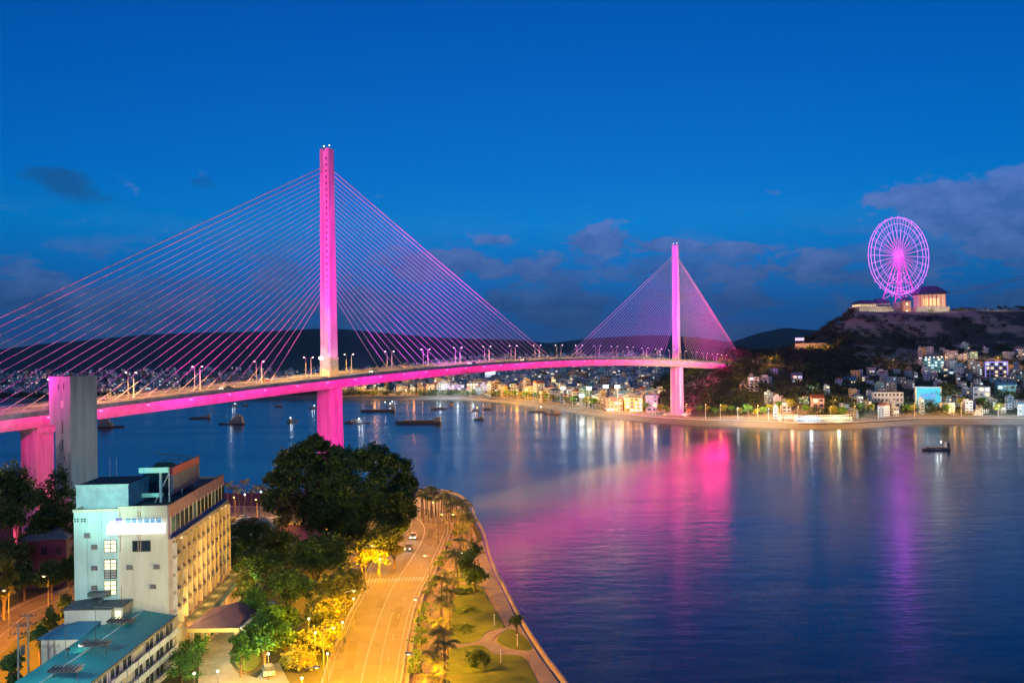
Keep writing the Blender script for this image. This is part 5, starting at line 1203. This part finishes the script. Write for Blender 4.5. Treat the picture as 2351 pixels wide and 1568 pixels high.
MB().box(.2, dxp-.2, .3, 1.4, hp-4.6, hp-3.2).build('transformer', cabm, pp); MB().tube((0, 0, hp-2.2), (dxp, 2, hp-2.), .07, n=4).build('brace', darkst, pp)
# ------------------------------------------------------------------ trees of the near shore
def pxtree(x, ytop, wpx, Y, lab, m, seed, per, size, low=.3, blobs=None, grp=None, base=GZ):
    top = P(x, ytop, Y); h = top.z-base; r = wpx*Y/F/2
    return tree_obj((top.x, Y, base), h, r, lab, m, seed, per, size, grp, 'broadleaf_tree', blobs, low=low)
def bl(cx, Y, lst):
    c0 = P(cx, 1200, Y).x
    return [(P(x, y, Y).x-c0, dy_, P(x, y, Y).z-GZ, r*Y/F, r*Y/F*.85) for (x, y, r, dy_) in lst]
Yb = 228
tree_obj((P(700, 1200, 236).x, 236, GZ), 26, 12, 'left crown of the huge dark tree, in front of the near pylon', leafd, 1, 30000, .8, None, 'broadleaf_tree',
    bl(700, 236, [(722, 1028, 32, 0), (668, 1062, 40, 2), (715, 1075, 48, -2), (645, 1100, 34, 0), (690, 1120, 55, -4), (745, 1100, 42, 2), (650, 1150, 42, -3), (720, 1170, 52, -3), (685, 1190, 48, 0), (765, 1052, 26, 5)]), .9)
tree_obj((P(835, 1200, Yb).x, Yb, GZ), 26, 14, 'right crown of the huge dark tree beside the bright road', leafd, 2, 48000, .8, None, 'broadleaf_tree',
    bl(835, Yb, [(800, 1068, 46, 0), (860, 1062, 48, -2), (900, 1082, 42, 0), (925, 1120, 34, 2), (780, 1115, 55, -4), (845, 1125, 68, -6), (905, 1150, 46, -2), (780, 1175, 58, -5), (850, 1185, 60, -6), (925, 1180, 34, 0), (905, 1205, 34, 0), (800, 1222, 44, -3), (745, 1150, 40, 0), (740, 1205, 40, 0)]), 1.)
TR = [(572, 1192, 130, 212, 'dark round tree right of the hotel far end', leafd, 5200, .7), (640, 1215, 110, 205, 'dark tree between the pink roof and the huge tree', leafd, 4200, .7), (725, 1232, 180, 192, 'broad flat dark tree below the huge tree', leafd, 8000, .65), (600, 1262, 130, 186, 'dark tree in front of the hotel far corner', leafd, 5200, .65), (660, 1310, 130, 176, 'dark tree left of the topmost yellow lit tree', leafd, 4600, .6), (545, 1235, 60, 196, 'narrow dark tree touching the hotel facade', leafd, 2400, .6),
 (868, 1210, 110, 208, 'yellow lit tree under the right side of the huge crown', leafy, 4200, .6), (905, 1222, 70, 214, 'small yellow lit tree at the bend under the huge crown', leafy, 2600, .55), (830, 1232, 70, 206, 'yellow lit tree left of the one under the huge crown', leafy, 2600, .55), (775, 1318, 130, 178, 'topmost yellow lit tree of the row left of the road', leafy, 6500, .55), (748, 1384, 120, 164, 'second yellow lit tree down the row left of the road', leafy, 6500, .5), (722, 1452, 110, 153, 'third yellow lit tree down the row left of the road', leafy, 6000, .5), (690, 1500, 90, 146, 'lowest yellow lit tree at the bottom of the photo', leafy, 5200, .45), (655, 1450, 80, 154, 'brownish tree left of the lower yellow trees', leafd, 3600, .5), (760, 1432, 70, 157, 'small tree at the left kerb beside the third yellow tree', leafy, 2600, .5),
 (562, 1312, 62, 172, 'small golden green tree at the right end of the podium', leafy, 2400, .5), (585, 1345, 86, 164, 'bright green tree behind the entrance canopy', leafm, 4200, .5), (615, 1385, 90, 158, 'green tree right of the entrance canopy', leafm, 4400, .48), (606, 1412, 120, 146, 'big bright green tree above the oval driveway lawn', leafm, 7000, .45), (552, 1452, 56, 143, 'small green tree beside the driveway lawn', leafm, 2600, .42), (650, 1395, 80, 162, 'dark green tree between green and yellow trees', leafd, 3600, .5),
 (35, 1058, 150, 226, 'tall dark tree at the left edge before the bridge pier', leafd, 8500, .7), (135, 1074, 100, 214, 'dark tree in front of the base of the grey tower', leafd, 5600, .68), (95, 1110, 130, 205, 'dark tree between the left edge tree and the tower tree', leafd, 6500, .68), (18, 1150, 120, 196, 'dark tree low at the left edge above the orange street', leafd, 5600, .65), (105, 1200, 90, 214, 'dark tree beside the plum roofed house', leafd, 4200, .65), (155, 1165, 70, 206, 'dark tree just left of the hotel wall', leafd, 3600, .65), (8, 1265, 66, 176, 'yellowish tree at the left edge beside the street', leafy, 3600, .55), (55, 1290, 80, 190, 'dark tree over the far side of the orange street', leafd, 4200, .6), (118, 1282, 76, 190, 'dark tree between plum house and orange street', leafd, 4200, .6), (160, 1275, 60, 192, 'dark tree where the left street meets the hotel', leafd, 3000, .6), (118, 1392, 46, 158, 'low dark tree added between left street and the annexe wing', leafd, 2200, .5), (92, 1432, 50, 146, 'low dark tree added beside the twin power pole', leafd, 2400, .48), (28, 1490, 60, 134, 'low dark tree added below the twin power pole', leafd, 2600, .45), (150, 1360, 36, 168, 'low dark shrubby tree at the hotel back corner', leafd, 1600, .5), (195, 1090, 60, 235, 'small dark tree right of the tower foot', leafd, 2600, .65)]  # low trees by left street and pole added to darken the ground
for i, (x, y, w_, Y, lab, m_, per, sz) in enumerate(TR): pxtree(x, y, w_, Y, lab, m_, 100+i, int(per*1.25), sz*.92, low=.22)
def bush(x, y, r, lab, m_=leafd, per=500, size=.3, grp=None, proto=[None], name='shrub'):
    X, Y = G(x, y, GZ)
    e = empty(name, (X, Y, GZ), lab, 'shrub', grp)
    quads('foliage', leaves([(0, 0, r*.75, r, r*.8)], per, size, int(x), 24), m_, e); MB().tube((0, 0, 0), (0, 0, r*.8), .12, .05, 5).build('stem', bark, e); return e
bush(1095, 1536, 1.9, 'big round clipped shrub alone on the lower lawn', per=2600, size=.28)
for i, (x, y, r) in enumerate([(425, 1540, 2.4), (440, 1515, 2.2), (452, 1492, 1.9), (418, 1568, 2.6), (470, 1470, 1.4)]): bush(x, y, r, f'{ORD[i]} leafy green shrub between hotel wall and driveway, counted from the bottom' if i != 3 else 'leafy green shrub cut by the bottom edge beside the driveway', leafm, 1500, .34, 'shrubs beside the driveway')
# kerb shrubs
sp = bush(1019, 1256, 1., 'x', per=420, size=.26, grp='clipped shrubs along the kerb')
kp = [(1019, 1256), (1012, 1275), (1002, 1288), (994, 1305), (986, 1335), (978, 1352), (971, 1368), (964, 1395), (960, 1412), (957, 1435), (953, 1460), (949, 1485), (946, 1508), (943, 1530), (940, 1550), (1034, 1232), (1038, 1214), (1030, 1195), (1018, 1182)]
kp.sort(key=lambda t: -t[1])
for i, (x, y) in enumerate(kp):
    o = sp if i == 0 else copy_tree(sp); X, Y = G(x+12, y, GZ); o.location = (X, Y, GZ); k = rnd.uniform(.75, 1.2); o.scale = (k, k*1.3, k); o.rotation_euler = (0, 0, rnd.uniform(0, 6))
    o['label'] = f'{ORD[i]} clipped dark shrub along the right kerb, counted up from the bottom of the photo'
for i, (x, y) in enumerate([(1073, 1360), (1072, 1403), (1073, 1446)]):
    X, Y = G(x, y, GZ); 
    o = quads('flower_bed', leaves([(X, Y, GZ+.2, 2.3, .5)], 900, .3, 5+i, 20), leafd); tag(o, ['uppermost', 'middle', 'lowest'][i]+' of three dark oval plant beds on the long lawn', 'plant bed', 'oval plant beds on the lawn')
# ------------------------------------------------------------------ palms
def palm(seed, h=8.):
    g_ = random.Random(seed); e = empty('palm_tree', (0, 0, -400), 'x', 'palm', 'palms of the near promenade')
    lean = g_.uniform(-.5, .5); mb = MB(); pts = [Vector((lean*(k/6)**2*1.2, 0, h*k/6)) for k in range(7)]
    for k in range(6): mb.tube(pts[k], pts[k+1], .2-.015*k, .19-.015*k, 7)
    mb.build('trunk', mat('palm_bark', (.14, .11, .08), .9, sc=3.), e)
    V = []; c0 = pts[-1]
    for k in range(13):
        a = 2*math.pi*k/13+g_.uniform(-.2, .2); L = g_.uniform(2.1, 2.8); el0 = g_.uniform(.1, 1.1); pr_ = c0.copy(); d = Vector((math.cos(a), math.sin(a), 0)); sd = Vector((-d.y, d.x, 0)); n_ = 9
        for j in range(n_):
            t = j/n_; el_ = el0-1.7*t; p_ = pr_+(d*math.cos(el_)+Vector((0, 0, math.sin(el_))))*(L/n_)
            ll = .7*math.sin(math.pi*(t*.85+.12))+.12
            for s_i in (-1, 1):
                tip = pr_+sd*s_i*ll+(p_-pr_)*1.4-Vector((0, 0, ll*.45))
                V += [tuple(pr_), tuple(pr_.lerp(p_, .55)), tuple(tip), tuple(pr_.lerp(tip, .5)-(p_-pr_)*.25)]
            pr_ = p_
    quads('fronds', np.array(V), leafp, e); return e
leafp = foliage('palm_leaf', [(.3, (.09, .12, .025)), (.5, (.16, .19, .04)), (.7, (.22, .23, .06))], .8)
pp_ = [palm(i, [7.5, 8.5, 6.8][i]) for i in range(3)]
def place_palms(lst, fmt, grp, hs=1.):
    lst = sorted(lst, key=lambda t: -t[1]) if 'up' in fmt else sorted(lst)
    for i, (x, y) in enumerate(lst):
        b_ = P(x, y, 100); 
        # photo point of the crown; stand the trunk under it
        aa, bb = ray(x, y); Y = (GZ+7.6*hs-H)/bb; X = aa*Y
        src = pp_[palm_n[0] % 3]; o = src if palm_n[0] < 3 else copy_tree(src); palm_n[0] += 1
        k = hs*rnd.uniform(.92, 1.1); o.location = (X, Y, GZ); o.scale = (k, k, k); o.rotation_euler = (0, 0, rnd.uniform(0, 6)); o['label'] = fmt.format(ORD[i]); o['group'] = grp
palm_n = [0]
place_palms([(1000, 1560), (1004, 1530), (1000, 1500), (1017, 1482), (1002, 1462), (1020, 1440), (1003, 1420), (1026, 1398), (1008, 1375), (1030, 1362), (1012, 1342), (1036, 1325), (1024, 1308), (1042, 1290), (1050, 1268), (1056, 1245), (1063, 1222), (1066, 1200)], '{} promenade palm between pavement and lawn, counted up from the bottom', 'palms along the near promenade')
place_palms([(968, 1132), (978, 1126), (989, 1131), (1000, 1126), (1012, 1132), (1024, 1138), (1036, 1142), (1048, 1149), (1060, 1157), (1070, 1168), (1080, 1180), (1084, 1196), (972, 1141), (983, 1140), (994, 1143), (1006, 1146), (1018, 1150), (1030, 1156), (1041, 1162), (1051, 1170), (1060, 1180), (1067, 1192)], '{} palm round the road bend from the left beside the huge tree', 'palms round the bend', 1.)
place_palms([(522, 1122), (536, 1118), (549, 1124), (562, 1116), (576, 1120), (590, 1117), (603, 1123), (616, 1120), (630, 1130)], '{} palm from the left behind the hotel, by the water', 'palms behind the hotel', .95)
for i, (x, y) in enumerate([(1082, 1262), (1080, 1290), (1090, 1312)]):
    aa, bb = ray(x, y); Y = (GZ+4.5-H)/bb; tree_obj((aa*Y, Y, GZ), 6.8-.6*i, 3., ['upper', 'middle', 'lower'][i]+' of three small dark round trees beside the quay path', leafd, 300+i, 1500, .5, 'small round trees by the quay path', low=.2)
for i, (x, y) in enumerate([(1185, 1470), (1188, 1462), (1168, 1500), (1108, 1500)]):
    aa, bb = ray(x, y); Y = (GZ-H)/bb
    if i < 2: tree_obj((aa*Y, Y, GZ), 4.2, 1.3, ['sapling on the small oval lawn nearest the water', 'second sapling on the small oval lawn'][i], leafd, 320+i, 420, .35, 'saplings on the oval lawn', low=.5)
# ------------------------------------------------------------------ near lamps
def plamp(x, y, h, lab, col, e_, gm, kind='globe', r=.3, off=(0, 0)):
    """lamp whose head shows at photo point (x, y)"""
    aa, bb = ray(x, y); Y = (GZ+h-H)/bb; X = aa*Y
    e = empty('street_lamp', (X, Y, GZ), lab, 'street lamp', 'lamps of the near shore')
    MB().tube((0, 0, 0), (0, 0, h-.25), .08, .05).tube((0, 0, 0), (0, 0, .5), .16).build('pole', darkst, e)
    if kind == 'globe': MB().ball((0, 0, h), .2, n=10, k=7).build('globe', gm, e); light('POINT', (X+off[0], Y-.9+off[1], GZ+h+.1), col, e_, None, r=r)
    else:
        MB().tube((0, 0, h-.3), (off[0]*.8, off[1]*.8, h), .05).build('arm', steel, e); hd = MB().box(off[0]-.4, off[0]+.4, off[1]-.2, off[1]+.2, h, h+.16).build('lamp_head', steel, e); MB().ball((off[0], off[1], h-.03), .22, sz=.5).build('lens', gm, hd)
        light('SPOT', (X+off[0], Y+off[1], GZ+h-.4), col, e_*.62, None, r=r, aim=(X+off[0]*1.15, Y+off[1], 0), cone=156, blend=.35)
SO = (1., .37, .004); YL = (1, .55, .02)
for (x, y, h, lab, e_) in [(700, 1530, 9, 'lowest arm lamp over the left kerb of the bright road', 8500), (742, 1440, 9, 'arm lamp over the left kerb beside the second yellow tree', 8500), (792, 1355, 9, 'arm lamp over the left kerb beside the topmost yellow tree', 9000), (838, 1252, 9, 'arm lamp where the side road meets the bright road', 11000), (914, 1188, 9, 'arm lamp under the huge tree at the road bend', 9500)]:
    plamp(x, y, h, lab, SO, e_*42, lampo, 'arm', off=(1.6, -.3))
for (x, y, h, lab, e_) in [(1005, 1152, 11, 'arm lamp on the outside of the road bend', 6500), (1052, 1180, 11, 'arm lamp where the palms leave the road bend', 5500), (940, 1133, 11, 'arm lamp beyond the road bend beside the huge tree', 5000)]:
    plamp(x, y, h, lab, (1, .31, .006), e_*15, lampo, 'arm', off=(-1.2, -.3))
for (x, y, h, lab, e_) in [(952, 1500, 11.5, 'lowest arm lamp over the right kerb', 4200), (985, 1275, 11.5, 'middle arm lamp over the right kerb', 5500), (1022, 1180, 11.5, 'upper arm lamp over the right kerb at the start of the bend', 6500), (965, 1375, 11.5, 'arm lamp over the right kerb below the zebra crossing', 4200)]:
    plamp(x, y, h, lab, (1, .37, .006), e_*16, lampo, 'arm', off=(-.8, 0))
for (x, y, h, lab, col, e_) in [(709, 1420, 5.5, 'white globe lamp beside the second yellow lit tree', YL, 2200), (724, 1452, 5, 'white globe lamp just above the third yellow tree', YL, 1800), (693, 1556, 5, 'white globe lamp at the bottom among yellow leaves', YL, 2200), (812, 1374, 5.5, 'globe lamp at the left kerb before the topmost yellow tree', YL, 2400), (872, 1283, 5, 'globe lamp before the yellow tree under the huge crown', YL, 2600), (786, 1428, 5, 'globe lamp at the left kerb before the second yellow tree', YL, 1800), (752, 1500, 5, 'globe lamp at the left kerb before the third yellow tree', YL, 1800), (1060, 1270, 4.5, 'pale globe lamp among the palms on the promenade', (1, .75, .5), 260),
    (575, 1335, 4.5, 'lamp glowing inside the bright green tree behind the canopy', (.85, 1, .3), 1500), (590, 1388, 4.5, 'lamp lighting the green trees right of the canopy', (.75, 1, .45), 900), (548, 1470, 4., 'lamp beside the driveway lawn', (.9, 1, .6), 800), (500, 1540, 4, 'lamp lighting the driveway from below the canopy', (.95, .95, .65), 500), (616, 1500, 4, 'lamp lighting the biggest green tree from the right', (.75, 1, .5), 900), (446, 1545, 3, 'low lamp among the driveway shrubs', (.7, 1, .5), 260)]:
    plamp(x, y, h, lab, col, e_*(5. if col == YL else 2.), mat('globe_glow', (1, 1, .9), emit=(1, .9, .6), es=2.), r=.35)
for (x, y, lab) in [(562, 1135, 'leftmost white lamp by the water behind the hotel'), (599, 1129, 'middle white lamp by the water behind the hotel'), (615, 1137, 'rightmost white lamp by the water behind the hotel')]:
    plamp(x, y, 8, lab, (1, .62, .25), 9000, lampw, 'globe', r=.3)
for (x, y, lab) in [(540, 1140, 'left orange arm lamp on the street behind the hotel'), (590, 1145, 'middle orange arm lamp on the street behind the hotel'), (660, 1150, 'right orange arm lamp on the street behind the hotel')]:
    plamp(x, y, 9, lab, (1, .34, .012), 130000, lampo, 'arm', off=(0, -1.2))
for (x, y, lab, e_) in [(20, 1350, 'left orange lamp over the left street', 11000), (110, 1318, 'right orange lamp over the left street', 6000), (-60, 1420, 'orange lamp over the left street beyond the photo edge', 12000)]:
    plamp(x, y, 9, lab, (1, .31, .003), e_*22, lampo, 'arm', off=(0, -1.5))
for i, (x, y0) in enumerate([(1135, 1415), (1188, 1462), (1150, 1500)]):
    aa, bb = ray(x, y0+22); Y = (GZ-H)/bb; e = empty('garden_lamp', (aa*Y, Y, GZ), ['upper', 'middle', 'lower'][i]+' short white garden lamp post beside the quay path', 'garden lamp', 'garden lamp posts')
    MB().tube((0, 0, 0), (0, 0, 1.9), .08).build('post', framew, e); MB().ball((0, 0, 2.05), .17).build('globe', framew, e)
# tower wash and ambient street light behind the hotel trees
light('SPOT', (C0.x+30, 205, 16), (.5, .72, .70), 36000, None, r=.5, aim=(C0.x-4, 237, 28), cone=60, blend=.8)
# ------------------------------------------------------------------ cars
def car(X, Y, z, ang, colr, lab, head=True, lt=0, s=1., grp=None, cat='car'):
    e = empty('car', (X, Y, z), lab, cat, grp, ang)
    body = MB(); L, W_ = 4.3, 1.75
    pr_ = [(-L/2, .35), (-L/2, .85), (-L/2+.25, .95), (-.95, .98), (L/2-1.0, .92), (L/2-.1, .72), (L/2, .35)]
    n_ = len(pr_); v_ = [(x, s_*W_/2, zz_) for s_ in (-1, 1) for x, zz_ in pr_]
    body.poly(v_, [tuple(range(n_)), tuple(range(2*n_-1, n_-1, -1))]+[(k, n_+k, n_+(k+1) % n_, (k+1) % n_) for k in range(n_)])
    body.build('body', mat('car_paint_'+colr[0], colr[1], .3, spec=.6), e)
    cb = MB(); q_ = [(-1.75, .95), (-1.2, 1.42), (.35, 1.45), (1.15, .95)]
    v_ = [(x, s_*(.8 if zz_ < 1 else .66), zz_) for s_ in (-1, 1) for x, zz_ in q_]; cb.poly(v_, [(0, 1, 2, 3), (7, 6, 5, 4), (0, 4, 5, 1), (2, 6, 7, 3)]); cb.poly(v_, [(1, 5, 6, 2)], 1)
    cb.build('cabin', [glassd, mat('car_paint_'+colr[0], colr[1], .3)], e)
    for sx in (-1.35, 1.35):
        for sy in (-1, 1):
            MB().tube((sx, sy*.72, .33), (sx, sy*.9, .33), .33, n=12).build('wheel', darkst, e)
    for sy in (-1, 1):
        MB().ball((L/2-.03, sy*.62, .62), .13, n=6, k=4).build('headlight', mat('headlight_glow', (1, 1, 1), emit=(1, .95, .8), es=40 if head else .1) if head else cabw, e)
        MB().box(-L/2-.03, -L/2+.02, sy*.62-.18, sy*.62+.18, .6, .78).build('tail_light', mat('tail_glow', (1, .05, .02), emit=(1, .03, .01), es=6 if head else .1), e)
    if lt:
        d = Vector((math.cos(ang), math.sin(ang), 0)); q = Vector((X, Y, z+.7))+d*(L/2+.25)
        l = light('SPOT', q, (1, .95, .75), lt, None, r=.12, aim=q+d*10-Vector((0, 0, 1.0)), cone=75, blend=.7)
    return e
def road_dir(x0, y0, x1, y1):
    a = Vector(G(x0, y0, GZ)); b = Vector(G(x1, y1, GZ)); return a, math.atan2(b.y-a.y, b.x-a.x)
a, an_ = road_dir(938, 1262, 906, 1310); car(a.x, a.y, GZ+.06, an_, ('dark', (.04, .04, .05)), 'dark car with dazzling headlights above the zebra crossing', lt=60000)
a, an_ = road_dir(949, 1236, 936, 1262); car(a.x, a.y, GZ+.06, an_, ('white', (.7, .7, .7)), 'white car following the dazzling dark one round the bend', lt=60000)
X, Y = G(616, 1546, GZ); car(X, Y, GZ+.06, 1.9, ('white', (.7, .7, .7)), 'white parked car at the right of the oval driveway lawn', head=False)
for i, (x, y) in enumerate([(560, 1186), (590, 1190), (622, 1192), (545, 1200)]):
    X, Y = G(x, y+8, GZ); car(X, Y, GZ+.06, .2+i, [('white', (.7, .7, .7)), ('red', (.35, .03, .03)), ('silver', (.5, .5, .52)), ('dark', (.04, .04, .05))][i], ['white', 'red', 'silver', 'black'][i]+' parked car on the street behind the hotel', head=False)
cs = [(-118, 5, 0), (-96, -5, 1), (-60, 7, 0), (-28, -7, 1), (22, 5, 0), (60, -6, 1), (95, 7, 0), (150, 5, 0), (205, -6, 1), (262, 6, 0), (330, 5, 0)]
for i, (s, w_, t) in enumerate(cs):
    q = B(s, w_, .05); an_ = math.atan2(dr.y, dr.x)+(math.pi if w_ > 0 else 0)
    car(q.x, q.y, q.z, an_, [('white', (.7, .7, .7)), ('silver', (.5, .5, .52)), ('dark', (.04, .04, .05)), ('red', (.35, .03, .03))][i % 4], f'{ORD[i]} car on the bridge counted from the grey tower, {"coming this way" if w_ > 0 else "driving away"}', lt=5000, grp='cars on the bridge')
# ------------------------------------------------------------------ houses among the near trees
def near_house(x, y, Y, wd, dp, h, lab, wm, rm, rz=0.):
    q = P(x, y, Y); e = empty('house', (q.x, Y, GZ), lab, 'house', None, rz)
    MB().box(-wd/2, wd/2, 0, dp, 0, h).build('wall', wm, e)
    z1 = h+wd*.22; MB().poly([(-wd/2-.6, -.6, h), (wd/2+.6, -.6, h), (wd/2+.6, dp+.6, h), (-wd/2-.6, dp+.6, h), (-wd*.2, dp/2, z1), (wd*.2, dp/2, z1)], [(0, 1, 5, 4), (1, 2, 5), (2, 3, 4, 5), (3, 0, 4), (3, 2, 1, 0)]).build('roof', rm, e)
    for j in range(3):
        for k in range(max(1, int(h/3.2))): MB().box(-wd/2+wd*(j+.3)/3, -wd/2+wd*(j+.7)/3, -.08, .02, 1+k*3.1, 2.5+k*3.1).build('window', glassd, e)
    return e
plumr = mat('roof_plum', (.22, .07, .12), .8)
near_house(101, 1250, 200, 9, 10, 10.5, 'plum walled house with a dark hipped roof among the left trees', mat('wall_plum', (.10, .04, .06)), roofg, .2)
near_house(655, 1222, 232, 13, 9, 3.6, 'low house with a pink lit roof in front of the huge tree', wallm['pink'], mat('roof_pink', (.36, .16, .22)), -.3)
near_house(575, 1210, 238, 15, 9, 4, 'low white roofed hall half hidden behind the hotel far end', wallm['white'], roofb, .1)
light('POINT', (P(655, 1215, 226).x, 226, 13), (1, .25, .45), 500, None, r=.3)
light('POINT', (P(110, 1250, 194).x, 193, 13), (1, .12, .3), 260, None, r=.3)

# ------------------------------------------------------------------ haze
hm = bpy.data.materials.new('haze_air'); hm.use_nodes = True; hm.node_tree.nodes.clear(); hn = N(hm.node_tree)
pv = hn.n('ShaderNodeVolumePrincipled'); pv.inputs['Color'].default_value = (.22, .55, .95, 1); pv.inputs['Density'].default_value = HAZE
ho_ = hn.n('ShaderNodeOutputMaterial'); hn.l(pv.outputs[0], ho_.inputs['Volume'])
hb = MB().box(-9800, 9800, -900, 12400, -16, 300).build('haze', hm); hb['kind'] = 'stuff'
